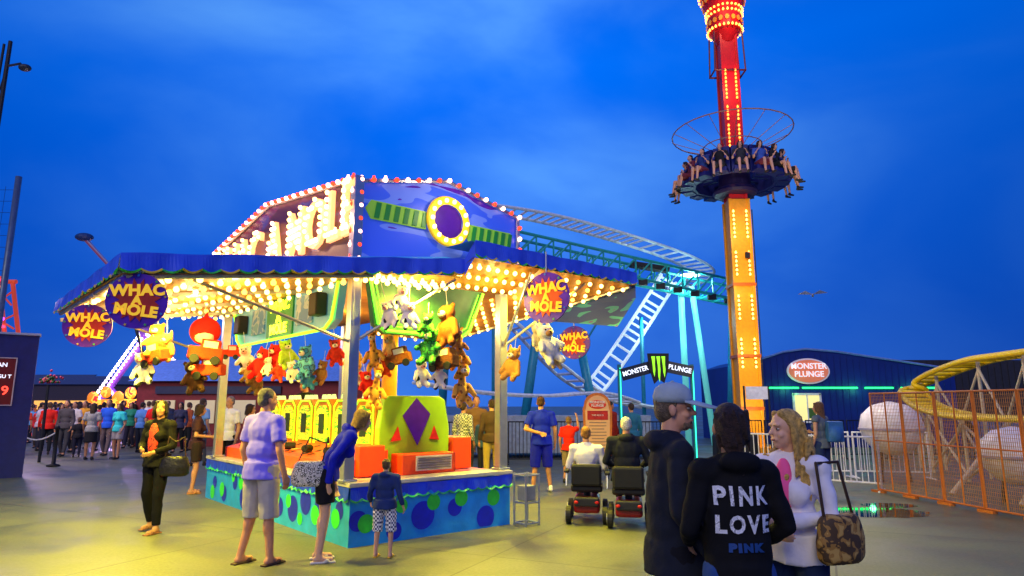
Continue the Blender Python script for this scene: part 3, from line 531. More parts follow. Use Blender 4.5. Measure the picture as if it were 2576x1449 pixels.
for x,y,a_ in((.0,0,0),(.0,.75,.6),(.05,1.5,-.4),(.0,2.6,.3)):
    q=top('mallet','black padded mallet lying on the orange playfield','mallet',BO.matrix_world@V((.34+x,1.2+y,.99)),a_+.7)
    M().rod((-.08,0,0),(.08,0,0),.055,n=14).out('mallet_head',BLACK,q,bevel=.01); M().rod((0,0,0),(0,.26,-.02),.014).out('mallet_handle',mat('#a07840'),q)
M().rod((1.9,2.4,.7),(1.9,2.4,3.2),.13,n=16).out('yellow_column',mat('#e0a820',.5),BO,smooth=True)
rk=top('utility_rack','small steel frame rack beside the booth skirt','rack',(.2,9.35,0),rad(40)); q=M()
for x in(-.12,.12):
    for y in(-.12,.12): q.rod((x,y,0),(x,y,.68),.015)
for z in(.03,.3,.66): q.path([(-.12,-.12,z),(.12,-.12,z),(.12,.12,z),(-.12,.12,z)],.012,close=True)
q.out('frame',ALU,rk); M().box((0,0,.42),(.18,.18,.2)).out('junction_box',mat('#8a8c90',.5),rk,bevel=.01)
def rsign(x,y,z,r,rz,up,rc='#b83018'):
    t=top('round_sign','round purple game sign with orange starburst hanging from awning','sign',(x,y,z),rz,'round hanging signs')
    q=M(); q.rod((0,.02,0),(0,-.01,0),r,n=36); q.out('sign_disc',mat('#5a1cb4',.4,var=.25,scale=6),t)
    P=[]; 
    for i in range(32):
        a_=6.283*i/32; rr=r*(.84 if i%2 else .6)*(.94+.06*math.sin(i*3)); P.append((rr*math.cos(a_),-.014,rr*math.sin(a_)))
    M().prism(P,(0,-.004,0)).out('starburst',mat(rc,.4,var=.2),t)
    e=mat('#ffc828',.4,emit=.5)
    for s_,z_,sz,rot_ in(('WHAC',.36,.54,-4),('A',.0,.42,0),('MOLE',-.37,.52,5)):
        text(s_,r*sz,e,t,(0,-.026,z_*r),(rad(90),rad(rot_),0),off=.008*r/.3,ext=.003,sx=1.0,spacing=1.05)
    for i in range(9):
        a_=i*.698+.2; cx=r*.92*math.cos(a_); cz=r*.92*math.sin(a_); q=M()
        q.prism([(cx+r*(.06 if j%2 else .025)*math.cos(j*.628),-.02,cz+r*(.06 if j%2 else .025)*math.sin(j*.628)) for j in range(10)],(0,-.004,0))
        q.out('star_ornament',mat(['#e8c030','#58c850','#4090e0'][i%3],.4),t)
    M().rod((0,.0,r),(0,0,r+up),.012).out('hanger',ALU,t)
rsign(-3.50,6.05,2.56,.26,rad(20),.2); rsign(-5.14,7.9,2.55,.26,rad(24),.35); rsign(.48,9.05,3.08,.36,rad(-32),.3,'#e85818'); rsign(1.17,12.3,2.76,.31,rad(-26),.4)

# ---------------- plush toys
def plush(kind,x,y,z,s,c1,c2='#e8dcc8',rz=0,cord=.3):
    s*=1.12
    nm_={'bear':'teddy','cow':'cow','giraffe':'giraffe','truck':'truck','dog':'dog','ball':'round_bird'}[kind]
    t=M(); P=lambda *a_:tuple(q*s for q in a_)
    m1=pat('spots',['#1a1614','#f4ece8','#f4ece8'],4.5/s*.35) if kind=='cow' else pat('spots',['#8a4a14','#e09a30','#e09a30'],16) if kind=='giraffe' else mat(c1,.9,bump=.6,scale=30) if not isinstance(c1,tuple) else pat('spots',list(c1),16)
    if kind=='truck':
        t.box(P(0,0,0),P(.9,.4,.35)); t.box(P(.1,0,.25),P(.5,.36,.3))
    elif kind=='ball': t.ell((0,0,0),P(.42,.36,.4)); t.cap(P(0,0,.35),P(.05,0,.52),.08*s,.03*s)
    else:
        nk=.25 if kind=='giraffe' else 0; ar=random.uniform(-.35,-.1); lk=random.uniform(.8,1.2)
        t.ell(P(0,0,-.17),P(.25 if not nk else .15,.2,.28)); t.ell(P(0,-.04,.24+nk),P(.21 if not nk else .12,.19,.18 if not nk else .13)); t.cap(P(0,0,0),P(0,-.02,.2+nk),.12*s,.09*s)
        for q in(-1,1):
            t.ell(P(q*(.16 if not nk else .11),0,.38+nk),P(.07,.04,.08) if kind!='dog' else P(.05,.05,.15)); t.cap(P(q*.17,-.03,0),P(q*.3,-.16,ar),.085*s,.075*s); t.cap(P(q*.12,-.05,-.35),P(q*.17,-.2*lk,-.5),.1*s,.09*s)
    o=t.out('plush_'+nm_,m1,None,(x,y,z),(random.uniform(-.15,.15),random.uniform(-.3,.3),rz+random.uniform(-.7,.7)),voxel=max(.012,.03*s),sm=2)
    mark(o,'hanging %s plush prize under the booth awning'%nm_.replace('_',' '),'plush toy','plush prizes hanging in bunches')
    if kind=='truck':
        for q in(-.25,.28): M().rod(P(q,-.19,-.18),P(q,-.26,-.18),.13*s,n=14).out('wheel',BLACK,o,bevel=.005)
        M().box(P(.1,-.19,.25),P(.36,.03,.18)).out('window',mat('#e0d8d0',.8),o)
    elif kind=='ball': M().ell(P(0,-.2,-.14),P(.26,.18,.2)).out('belly',mat(c2,.9),o,smooth=True)
    else:
        nk=.25 if kind=='giraffe' else 0
        M().ell(P(0,-.2,.19+nk),P(.1,.08,.075)).out('muzzle',mat('#e8a0a0' if kind=='cow' else c2,.9,bump=.4),o,smooth=True); M().ell(P(0,-.285,.21+nk),P(.03,.02,.022)).out('nose',BLACK,o,smooth=True)
        for q in(-1,1): M().ell(P(q*.07,-.2 if not nk else -.14,.29+nk),P(.025,.02,.03)).out('eye',BLACK,o,smooth=True)
    M().rod((0,.0,.3*s),(0,0,.4*s+cord),.004,n=4).out('cord',WHITE,o)
for a_ in [('cow',-1.40,8.15,2.94,.3,''),('cow',-1.53,8.1,2.73,.32,''),('cow',-1.29,8.15,2.72,.32,''),('bear',-.83,8.55,2.65,.54,'#7a3c18'),('bear',-1.05,8.4,2.36,.44,('#30a030','#0c3c10','#30a030')),('bear',-1.08,8.35,2.62,.3,('#38b038','#0c3c10','#30a030')),('truck',-.88,8.5,2.15,.38,'#6a3418'),
 ('giraffe',-.67,8.8,2.2,.4,''),('giraffe',-.66,8.75,1.85,.42,''),('giraffe',-.7,8.7,2.4,.3,''),('giraffe',-1.82,8.65,2.28,.38,''),('truck',-1.5,8.7,2.2,.34,'#8a461c'),('cow',-1.2,8.7,2.04,.32,''),('bear',-1.97,9.0,1.9,.34,'#d81c18'),('giraffe',-1.77,8.6,1.8,.38,''),('bear',-1.62,8.75,2.38,.28,'#e0b870'),
 ('dog',.49,9.2,2.47,.52,'#e8e0d4','#a87848'),('bear',.36,9.3,2.58,.34,'#d0c0a0'),('bear',.62,9.3,2.3,.3,'#c8a878'),('dog',.02,9.25,2.2,.42,'#b8803c'),('bear',-4.85,8.95,2.5,.42,'#c88038'),('truck',-4.82,8.9,2.25,.4,'#e03414'),('dog',-4.70,8.95,2.4,.36,'#c88848'),('cow',-5.02,9.0,2.12,.42,''),
 ('ball',-4.46,9.5,2.66,.46,'#e01c10'),('truck',-4.38,9.4,2.32,.46,'#d83014'),('truck',-4.34,9.45,2.1,.42,'#b8381c'),('bear',-4.55,9.45,2.02,.44,'#3c2010'),('truck',-4.68,11,2.46,.3,'#e03818'),('cow',-4.2,10.4,2.33,.4,''),('bear',-3.75,9.9,2.24,.44,'#e81c1c'),('bear',-3.58,9.95,2.32,.4,'#e02020'),('cow',-3.62,9.8,2.18,.26,''),
 ('bear',-3.3,9.6,2.36,.38,'#b8d840'),('bear',-3.42,9.7,2.12,.3,'#e04828'),('dog',-3.92,10.2,1.98,.34,'#6a5030'),('bear',-2.87,9.2,2.22,.42,('#2880d0','#14386c','#50a8e0')),('bear',-2.67,9.3,2.08,.3,'#a06c34'),('dog',-2.85,9.3,2.0,.3,'#3c8cc8'),('cow',-.95,8.65,2.0,.3,''),('bear',-4.05,10.2,2.12,.3,'#a88048'),
 ('bear',-2.2,9.1,2.3,.36,'#e8b040'),('dog',-2.15,9.1,2.05,.34,'#d8d0c0'),('bear',-1.75,9.0,2.15,.3,'#c03818'),('cow',-3.2,9.6,2.1,.28,''),('bear',-2.5,9.3,2.36,.34,'#d83020')]:
    plush(*a_,cord=.25 if a_[4]>.3 else .15)

# ---------------- mobility chairs and riders
def chair(loc,rz):
    t=top('mobility_scooter','black and red powered mobility chair on wheels','mobility scooter',loc,rz,'mobility chairs')
    M().box((0,-.24,.64),(.42,.08,.3)).out('backrest',BLACK,t,bevel=.035); M().box((0,0,.46),(.44,.46,.1)).out('seat',BLACK,t,bevel=.03)
    M().box((0,-.02,.24),(.36,.62,.2)).out('chassis',mat('#801418',.35),t,bevel=.04); M().rod((0,0,.3),(0,0,.42),.05).out('seat_column',DARK,t); M().box((0,-.36,.3),(.34,.1,.12)).out('battery_box',DARK,t,bevel=.02)
    for s in(-1,1):
        M().box((s*.28,.0,.68),(.07,.34,.045)).out('armrest',DARK,t,bevel=.015); q=M(); q.path([(s*.28,-.24,.5),(s*.28,-.15,.66),(s*.28,.1,.66)],.013); q.out('arm_bracket',ALU,t)
        for y,r_ in((-.3,.12),(.3,.13)):
            w_=M().lathe([(r_*.7,-.04),(r_,-.03),(r_,.03),(r_*.7,.04)],(0,0,0),20,rot=Matrix.Rotation(rad(90),3,'Y')).out('wheel',BLACK,t,(s*.25,y,r_)); M().rod((s*.042-.004,0,0),(s*.042+.004,0,0),r_*.55,n=14).out('rim',ALU,w_)
        M().ell((s*.14,-.42,.3),(.03,.012,.02)).out('tail_lamp',mat('#c01810',.3),t)
    M().box((0,.42,.14),(.3,.2,.03)).out('footrest',DARK,t,bevel=.008); q=M(); q.rod((.3,.15,.68),(.3,.22,.78),.012); q.ell((.3,.22,.79),.02); q.out('joystick',BLACK,t)
chair((1.07,9.7,0),rad(-8)); chair((1.60,9.35,0),rad(-10))
person('short haired person in white jacket seated on mobility chair',(1.07,9.74,-.31),rad(-8),1.6,1.15,hc='#8a5a2c',hair='short',tp=('#dcd8e8','long'),bt=('#3c3c48','long'),sit=True)
person('grey haired person in dark coat seated on mobility chair',(1.60,9.40,-.27),rad(-10),1.7,1.25,hc='#c8c4c4',hair='short',tp=('#1c1f2c','long'),bt=('#20242c','long'),sit=True,hood=True)

# ---------------- drop tower
TX,TY=7.8,22
DT=top('drop_tower','tall orange and red drop tower ride with lit mast','drop tower ride',(TX,TY,0))
OR=mat('#f0a008',.45,var=.1); RE=mat('#d01818',.45,var=.12)
q=M(); q.box((0,0,4.3),(.64,.64,8.6)); 
for s in(-1,1):
    for f in(-1,1): q.box((s*.32,f*.32,4.3),(.1,.1,8.6))
q.box((0,0,.15),(1.8,1.8,.3)); q.out('mast_lower',OR,DT,bevel=.01)
q=M(); q.box((0,0,11.95),(.54,.54,6.7))
for s in(-1,1):
    for f in(-1,1): q.box((s*.27,f*.27,11.95),(.09,.09,6.7))
q.out('mast_upper',RE,DT,bevel=.01)
for z in(1.5,3.2,5.6): M().box((0,0,z),(.78,.78,.1)).out('mast_collar',mat('#c86010',.5),DT)
M().box((.16,-.38,6.6),(.14,.08,.2)).out('control_box',DARK,DT); M().rod((.41,-.36,0),(.41,-.36,8.2),.02).out('conduit',DARK,DT)
SB=mat('#ffb850',.4,emit=8); SR=mat('#ff8030',.4,emit=6)
DB=[]
for s in(-1,1):
    for z0,z1,x in((7.2,8.2,.22),(5.9,6.7,.22),(4.4,5.2,.22),(2.8,3.8,.22),(12.3,13.4,.18),(11.5,12.1,.18),(10.5,11.3,.18)):
        q=M(); q.box((s*x,-.335 if x>.2 else -.285,(z0+z1)/2),(.08,.015,z1-z0)); q.out('light_strip',mat('#b05010',.5),DT)
        z=z0+.04
        while z<z1: DB.append(((s*x,(-.35 if x>.2 else -.30),z),SB if x>.2 else SR)); z+=.15
CZo=.45
cr=M(); cr.lathe([(.3,14.1),(.5,14.5),(.6,14.6),(.62,15.1),(.57,15.2),(.72,15.7),(.85,16.1),(.8,16.2),(.95,16.5),(.4,17.4)],(0,0,CZo),n=32); cr.out('crown',RE,DT,smooth=False)
for i in range(18):
    a_=i*.349; 
    for z,r_,dz in((14.85,.63,.1),(15.75,.76,.12)):
        q=M(); n_=V((math.cos(a_),math.sin(a_),0)); tn=V((-math.sin(a_),math.cos(a_),0)); c_=n_*r_+V((0,0,z+CZo)); w_=.075
        q.prism([c_+tn*w_*math.cos(j*.7854)+V((0,0,dz*math.sin(j*.7854))) for j in range(8)],n_*.02); q.out('crown_ornament',mat('#f0a020',.4,emit=.25),DT)
for z,r_ in((14.58,.62),(15.15,.64),(15.35,.65),(16.0,.86)):
    for i in range(26): DB.append(((r_*math.cos(i*.2417),r_*math.sin(i*.2417),z+CZo),WARM))
bulbs(DT,DB,.038)
for p,e in(((-.2,-1.3,7.4),50),((-.2,-1.3,5.4),45),((-.2,-1.3,3.4),45),((0,-1.3,1.4),40)): lamp('mast_fill',e,(1,.78,.35),p,DT,.05)  # added fill lights off the mast, boosting the glow of its light strips
for p,e in(((-.2,-1.1,12.8),55),((0,-1.3,15.3),45)): lamp('mast_fill',e,(1,.4,.25),p,DT,.05)
for p,e in(((-1.5,-3.2,8.9),36),((1.8,-3.2,8.9),36)): lamp('carriage_lamp',e,(.8,.75,1),p,DT,.1)
q=M()
for s in(-1,1):
    for f in(-1,1): q.rod((s*.55,f*.3,13.4),(s*.5,f*.3,14.9),.03)
q.path([(-.55,-.3,13.4),(.55,-.3,13.4),(.55,.3,13.4),(-.55,.3,13.4)],.035,close=True); q.out('hanging_bracket',mat('#5c2a30',.5),DT)
NAV=mat('#141c6c',.5); CZ=9.28
CG=M().lathe([(.5,CZ-.5),(.7,CZ-.47),(.75,CZ-.38),(.7,CZ-.28),(.55,CZ-.2),(.5,CZ+.7)],n=28).out('ride_carriage',mat('#281c4c',.5),DT)
q=M(); q.path([(2.05*math.cos(i*.2094),2.05*math.sin(i*.2094),11.1) for i in range(30)],.022,close=True); q.path([(1.0*math.cos(i*.3142),1.0*math.sin(i*.3142),10.6) for i in range(20)],.018,close=True)
for i in range(14): a_=i*.4488; q.path([(.4*math.cos(a_),.4*math.sin(a_),10.3),(1.0*math.cos(a_),1.0*math.sin(a_),10.6),(2.05*math.cos(a_),2.05*math.sin(a_),11.1)],.012)
q.out('halo_ring',mat('#b08068',.5),DT)
RS=['#28407c','#303038','#3c5cac','#202024','#54709c','#702c3c']
for i in range(16):
    a_=i*2*math.pi/16+.2; n_=V((math.cos(a_),math.sin(a_),0)); rz=a_-math.pi/2
    q=M(); q.box((0,-.22,.36),(.54,.2,.9)); q.box((0,.0,-.06),(.46,.4,.14)); q.cap((-.19,-.1,.62),(-.19,.12,.35),.05,.045); q.cap((.19,-.1,.62),(.19,.12,.35),.05,.045); q.box((0,-.6,.3),(.16,.6,.14))
    q.out('seat',NAV,CG,n_*1.62+V((0,0,CZ)),(0,0,rz),bevel=.04)
    if n_.y<.75 and i not in(4,):
        p_=n_*1.62+V((TX,TY,CZ-.83)); person('rider in dark clothes seated on the drop tower carriage',p_,rz,1.72,1.1,dict(wrL=(-.17,.12,1.32),wrR=(.17,.12,1.32),anL=(-.12,.5,.55),anR=(.1,.46,.55)),hair=random.choice(['short','long']),hc='#1c1410',tp=(random.choice(RS),'short'),bt=(random.choice(RS),'short' if i%2 else 'shorts'),sit=True,det=0,group='riders on the drop tower',skin='#d09878')

# ---------------- coaster
TL=mat('#1c9a9c',.45); WT=mat('#d0dce8',.45)
CO=top('roller_coaster','teal and white steel roller coaster with lift ladder','roller coaster',(0,0,0))
def truss(m,A,B,w,h,n,r):
    A=V(A);B=V(B); d=(B-A).normalized(); s=d.cross(V((0,0,1))).normalized()*w/2; u=V((0,0,h))
    for o in(s,-s,s+u,-s+u): m.rod(A+o,B+o,r,n=6)
    for i in range(n+1):
        p=A.lerp(B,i/n); m.rod(p+s,p+s+u,r*.6,n=5); m.rod(p-s,p-s+u,r*.6,n=5); m.rod(p-s,p+s,r*.6,n=5)
        if i<n:
            p2=A.lerp(B,(i+1)/n); m.rod(p-s,p2-s+u,r*.6,n=5); m.rod(p+s,p2+s+u,r*.6,n=5)
q=M(); truss(q,(-2.5,23.5,7.6),(9.3,27,5.8),1.0,.8,18,.06); q.out('catwalk_truss',TL,CO)
def track(m,pts,g,r,tie=.5,side=None):
    pts=[V(p) for p in pts]; L_=[];Rr=[]
    fine=[]
    for i in range(len(pts)-1):
        p0=pts[max(i-1,0)];p1=pts[i];p2=pts[i+1];p3=pts[min(i+2,len(pts)-1)]
        for k in range(8):
            t=k/8; fine.append(.5*((2*p1)+(p2-p0)*t+(2*p0-5*p1+4*p2-p3)*t*t+(3*p1-p0-3*p2+p3)*t**3))
    fine.append(pts[-1])
    for i,p in enumerate(fine):
        d=(fine[min(i+1,len(fine)-1)]-fine[max(i-1,0)]).normalized(); s=d.cross(V(side) if side else V((0,0,1)))
        s=s.normalized()*g/2 if s.length>.1 else V((g/2,0,0)); L_.append(p-s);Rr.append(p+s)
    m.path(L_,r); m.path(Rr,r); acc=0
    for i in range(1,len(fine)):
        seg=(fine[i]-fine[i-1]).length; n=max(1,int(seg/tie+.5)) if seg>tie*.7 else (1 if i%2==0 else 0)
        for k in range(n): t=k/n; m.rod(L_[i-1].lerp(L_[i],t),Rr[i-1].lerp(Rr[i],t),r*.8,n=5)
q=M(); track(q,[(-3,23,8.9),(.4,24,8.75),(3,25.5,8.6),(5.5,27,8.3),(7.6,28.5,8.0),(8.8,29.8,7.7),(8.6,31,7.4),(7.4,31.4,7.2)],1.1,.06); q.out('upper_track',WT,CO)
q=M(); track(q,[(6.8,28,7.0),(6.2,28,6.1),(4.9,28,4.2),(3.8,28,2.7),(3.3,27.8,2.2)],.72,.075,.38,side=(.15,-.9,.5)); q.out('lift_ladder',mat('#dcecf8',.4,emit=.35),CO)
q=M(); track(q,[(-1.5,24,5.6),(0,24.4,4.6),(1.5,25,3.2),(3.0,26,2.2),(5,27,1.6),(6.5,28,1.5)],1.0,.07); q.out('lower_track',WT,CO)
q=M(); track(q,[(-3,20.5,2.3),(-1,21,2.0),(1,21.5,1.9),(2.8,22.5,2.0),(4.2,24,1.7)],.9,.06); q.out('lower_track',WT,CO)
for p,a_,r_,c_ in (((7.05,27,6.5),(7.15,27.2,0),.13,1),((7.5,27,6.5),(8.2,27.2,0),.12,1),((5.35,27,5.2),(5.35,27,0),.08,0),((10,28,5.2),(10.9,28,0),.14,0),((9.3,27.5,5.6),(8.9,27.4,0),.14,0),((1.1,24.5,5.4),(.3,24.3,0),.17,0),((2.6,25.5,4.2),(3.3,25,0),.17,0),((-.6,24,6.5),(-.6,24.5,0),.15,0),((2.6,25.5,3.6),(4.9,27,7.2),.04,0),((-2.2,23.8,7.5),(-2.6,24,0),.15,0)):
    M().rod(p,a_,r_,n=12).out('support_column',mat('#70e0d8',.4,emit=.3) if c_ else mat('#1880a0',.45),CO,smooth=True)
for i in range(7):
    p=V((4.4,25.4,6.4)).lerp(V((8.8,26.7,5.75)),i/6); M().box(p+V((0,-.35,.05)),(.34,.14,.24)).out('floodlight',DARK,CO,bevel=.02)
q=M(); q.box((5.6,26.2,7.15),(1.6,.5,.22),rot=Matrix.Rotation(rad(9),3,'Y')); q.out('coaster_train',mat('#16161e',.5),CO,bevel=.05)  # stands for the dark coaster train, as one small box
for p,e in(((7.3,26.2,6.5),160),((7.8,26.2,4.5),40),((5.6,26.6,5.0),90)): lamp('coaster_lamp',e,(.6,1,.95),p,None,.1)
M().ell((7.3,26.35,6.85),(.4,.06,.08)).out('work_light',mat('#e0fff8',.4,emit=8),CO)

# arch sign
AR=top('entrance_arch','ride entrance arch with lettered panels and green claw logo','sign',(0,19.7,0)); LED=mat('#30e8b0',.4,emit=2.5)
for x in(3.2,5.36):
    M().box((x,0,1.4),(.1,.1,2.8)).out('arch_post',mat('#1c6c74',.5),AR); M().box((x+.02,-.06,1.4),(.03,.02,2.6)).out('led_strip',LED,AR)
M().rod((3.2,0,2.5),(4.3,0,2.85),.04).out('arch_beam',TL,AR); M().rod((4.3,0,2.85),(5.36,0,2.6),.04).out('arch_beam',TL,AR)
def ry(a_): return Matrix.Rotation(rad(a_),3,'Y')
M().box((3.68,-.08,2.6),(.9,.05,.36),rot=ry(-15)).out('name_panel',mat('#101c30',.4),AR); M().box((4.96,-.08,2.66),(.84,.05,.34),rot=ry(12)).out('name_panel',mat('#101c30',.4),AR)
we=mat('#e8f0ff',.4,emit=1.2)
text('MONSTER',.2,we,AR,(3.66,-.12,2.6),(rad(90),rad(-15),0),off=.003,sx=.86); text('PLUNGE',.2,we,AR,(4.98,-.12,2.66),(rad(90),rad(12),0),off=.003,sx=.93)
M().prism([(4.02,-.12,3.12),(4.66,-.12,3.12),(4.64,-.12,2.7),(4.5,-.12,2.25),(4.34,-.12,2.36),(4.2,-.12,2.22),(4.06,-.12,2.7)],(0,-.05,0)).out('logo_backing',BLACK,AR)
y=-.18
for x,l in((4.19,.6),(4.34,.76),(4.49,.62)): q=M(); q.prism([(x-.06,y,3.03),(x+.05,y,3.03),(x+.038,y,2.8),(x+.047,y,2.64),(x+.018,y,3.03-l),(x-.018,y,3.03-l+.17),(x-.025,y,2.76),(x-.043,y,2.93)],(0,-.01,0)); q.out('claw_stroke',mat('#90f020',.4,emit=1.2),AR)
t=top('rules_sign','tall rounded red and white ride rules sign','sign',(1.92,15,0)); P=[(.3,0,.5),(.33,0,1.5),(.3,0,1.6)]+[(.3*math.cos(i*.3142),0,1.6+.28*math.sin(i*.3142)) for i in range(1,10)]+[(-.3,0,1.6),(-.33,0,1.5),(-.3,0,.5)]
M().prism(P,(0,.06,0)).out('sign_board',mat('#c8742c',.4),t); M().prism([(p[0]*.84,-.012,.55+(p[2]-.5)*.92) for p in P],(0,.01,0)).out('sign_face',mat('#d8a878',.5,emit=.12),t)
M().ell((0,-.02,1.62),(.2,.01,.1)).out('oval_logo',mat('#d8402a',.4),t); text('MONSTER\nPLUNGE',.075,WHITE,t,(0,-.034,1.63),(rad(90),0,0),ext=.002,off=.002)
M().box((0,-.018,1.38),(.46,.01,.2)).out('red_band',mat('#b02424',.5),t)
text('THIS RIDE IS',.05,WHITE,t,(0,-.028,1.38),(rad(90),0,0),ext=.002)
q=M(); [q.box((0,-.016,1.22-i*.07),(.38-.1*(i%3==2),.006,.018)) for i in range(9)]; q.out('small_print',mat('#88706a',.6),t)
for x in(-.2,.2): M().rod((x,.04,0),(x,.04,.6),.025).out('leg',DARK,t)
t=top('notice_sign','white notice board on a dark frame','sign',(7.0,19,0)); M().box((0,0,1.95),(.62,.04,.36)).out('board',WHITE,t)
q=M(); [q.rod((x,.03,0),(x,.03,2.15),.03) for x in(-.35,.35)]; q.out('frame',DARK,t)

# ---------------- right building
RB=top('ride_building','dark blue metal ride building with oval sign','building',(0,26,0)); NB=mat('#0c2478',.5,var=.1,scale=2)
rl=[(9.7,3.32),(10.7,3.64),(11.6,3.76),(12.8,3.66),(17.4,2.95)]
q=M(); q.prism([(9.7,0,0)]+[(x,0,z) for x,z in rl]+[(17.4,0,0)],(0,8,0))
def rz_(x):
    for (a,b_),(c_,d_) in zip(rl,rl[1:]):
        if x<=c_: return b_+(d_-b_)*(x-a)/(c_-a)
    return 2.95
for i in range(31): x=9.72+i*.25; zt=rz_(x); q.box((x,-.012,zt/2-.05),(.03,.024,zt-.14))
q.out('wall',NB,RB); q=M(); q.path([(x,-.05,z+.04) for x,z in rl],.045); q.out('roof_trim',mat('#6a84c8',.4),RB)
GN=mat('#20ff60',.4,emit=5); 
for x0,x1 in((9.75,11.2),(11.35,13.5),(13.8,14.9),(15.2,16.6)): M().rod((x0,-.08,2.27),(x1,-.08,2.27),.03).out('neon_tube',GN,RB)
for x in(10.8,13.5,15.8): lamp('neon_glow',10,(.1,1,.3),(x,25.6,2.2),None,.1)
q=M(); q.lathe([(1,-.02),(1,.03)],(11.62,-.08,2.92),36,0,.84,.5,rot=Matrix.Rotation(rad(90),3,'X')); q.out('oval_sign',mat('#d8d4e0',.4,emit=.15),RB)
M().lathe([(1,0),(1,.03)],(11.62,-.12,2.92),36,0,.77,.44,rot=Matrix.Rotation(rad(90),3,'X')).out('oval_face',mat('#e8805c',.4,emit=.3),RB)
text('MONSTER\nPLUNGE',.31,mat('#f4f0f8',.4,emit=.6),RB,(11.62,-.17,2.95),(rad(90),0,0),off=.006)
wd=M(); wd.box((11.5,-.03,1.5),(1.0,.05,1.0)); wd=wd.out('window',mat('#ecd88c',.4,emit=.9),RB); q=M()
for x,z,a_,c_ in((10.98,1.5,.08,1.1),(12.02,1.5,.08,1.1),(11.5,.97,1.1,.08),(11.5,2.03,1.1,.08),(11.5,1.5,.05,1.0)): q.box((x,-.06,z),(a_,.05,c_))
q.out('window_frame',WHITE,wd); M().box((11.65,-.06,1.3),(.3,.03,.4)).out('price_board',mat('#48702c',.5),wd)
t=top('storage_trailer','long dark brown trailer behind the yellow track','trailer',(24,31,0)); q=M(); q.box((0,0,2.3),(14,3,2.6))
for i in range(46): q.box((-6.9+i*.3,-1.515,2.3),(.08,.03,2.5))
q.out('trailer_body',mat('#2c2a30',.6),t)
for x in(-5,-4,4,5): M().rod((x,-1.3,.5),(x,-1.0,.5),.5,n=16).out('wheel',BLACK,t)
KC=top('yellow_coaster_track','yellow curved kiddie coaster track on white supports','roller coaster',(0,0,0)); YT=mat('#ffd010',.4)
kp=[(9.6,10,2.6),(10.1,13,2.6),(10.6,15,2.6),(10.9,17,2.35),(10.65,17.6,2.0),(10.2,16.4,1.6),(9.7,14.4,1.38),(9.3,12,1.35),(9.0,9.5,1.35)]
q=M(); track(q,kp,.6,.065,.4); q.out('track',YT,KC,smooth=True)
q=M()
for p in kp[1:-1]: q.rod((p[0],p[1],0),p,.04,n=10)
for a_,c_ in zip(kp[1:-2],kp[2:-1]): q.rod((a_[0],a_[1],.1),(c_[0],c_[1],c_[2]-.2),.03); q.rod((c_[0],c_[1],.1),(a_[0],a_[1],a_[2]-.2),.03)
q.rod((8.2,11,0),(9.5,11.5,1.3),.05); q.rod((8.0,12.4,0),(9.6,12.9,1.3),.05); q.out('support_frame',mat('#c8b898',.5),KC)
for x,y,z,a_ in((8.15,14.4,1.1,1.0),(8.5,11.4,.75,.85)):
    t=top('fiberglass_shell','white rounded fibreglass ride shell on a stand','ride shell',(x,y,0)); q=M(); q.lathe([(.1*a_,-.55*a_),(.35*a_,-.45*a_),(.55*a_,-.2*a_),(.6*a_,.05),(.54*a_,.3*a_),(.34*a_,.5*a_),(.05,.58*a_)],(0,0,z),28,0,1.05,1); q.out('shell',mat('#e8e0e0',.4),t,smooth=True); M().lathe([(.62*a_,-.02),(.62*a_,.02)],(0,0,z),28,0,1.05,1).out('seam',mat('#a09cb0',.4),t)
    for s in(-1,1): M().rod((.3*s,0,0),(.25*s,0,z-.35),.03).out('stand_leg',DARK,t)
lamp('ride_yard_fill',240,(1,.85,.6),(6.9,14.5,3.6),None,.3)  # added fill without a fitting, brightens the shells, track and fence
OF=mat('#c06c24',.5); fp_=[(6.85,12.75),(7.0,12.0),(7.1,11.2),(7.2,10.4),(7.3,9.6),(7.4,8.8),(7.6,8.0)]
for (x0,y0),(x1,y1) in zip(fp_,fp_[1:]):
    ln=math.hypot(x1-x0,y1-y0); t=top('mesh_fence_panel','orange steel frame fence panel with wire mesh','fence',(x0,y0,0),math.atan2(y1-y0,x1-x0),'orange mesh fence panels')
    q=M(); q.path([(.02,0,.06),(.02,0,1.82),(ln-.02,0,1.82),(ln-.02,0,.06)],.018,close=True); q.rod((ln/2,0,.06),(ln/2,0,1.82),.012); q.rod((.02,0,.95),(ln-.02,0,.95),.012); q.box((.02,0,.02),(.3,.08,.04)); q.out('frame',OF,t)
    q=M(); n=int(ln/.035)
    for i in range(1,n): q.box((ln*i/n,0,.95),(.006,.006,1.74))
    for i in range(1,30): q.box((ln/2,0,.08+i*.058),(ln-.05,.005,.005))
    q.out('wire_mesh',mat('#b88040',.5),t)
def barrier(x0,y0,x1,y1,h,m,nm_,lb,g,sp=.1,r=.012):
    ln=math.hypot(x1-x0,y1-y0); t=top(nm_,lb,'fence',(x0,y0,0),math.atan2(y1-y0,x1-x0),g); q=M()
    q.path([(0,0,.15),(0,0,h),(ln,0,h),(ln,0,.15)],r*1.6,close=True); q.rod((0,-.25,.02),(0,.25,.02),r*1.5); q.rod((ln,-.25,.02),(ln,.25,.02),r*1.5); q.rod((0,0,0),(0,0,.2),r*1.5); q.rod((ln,0,0),(ln,0,.2),r*1.5); q.out('frame',m,t)
    b_=M(); n=int(ln/sp)
    for i in range(1,n): b_.rod((ln*i/n,0,.15),(ln*i/n,0,h),r*.8,n=6)
    b_.out('bars',m,t)
for a_ in((6.0,13.6,6.95,12.8),(4.95,14.6,5.9,13.7),(6.0,15.3,7.6,15.2),(7.7,15.2,9.2,14.9)): barrier(*a_,1.0,WHITE,'crowd_barrier','white tubular steel crowd barrier with vertical bars','white crowd barriers')
BF=mat('#15181e',.5)
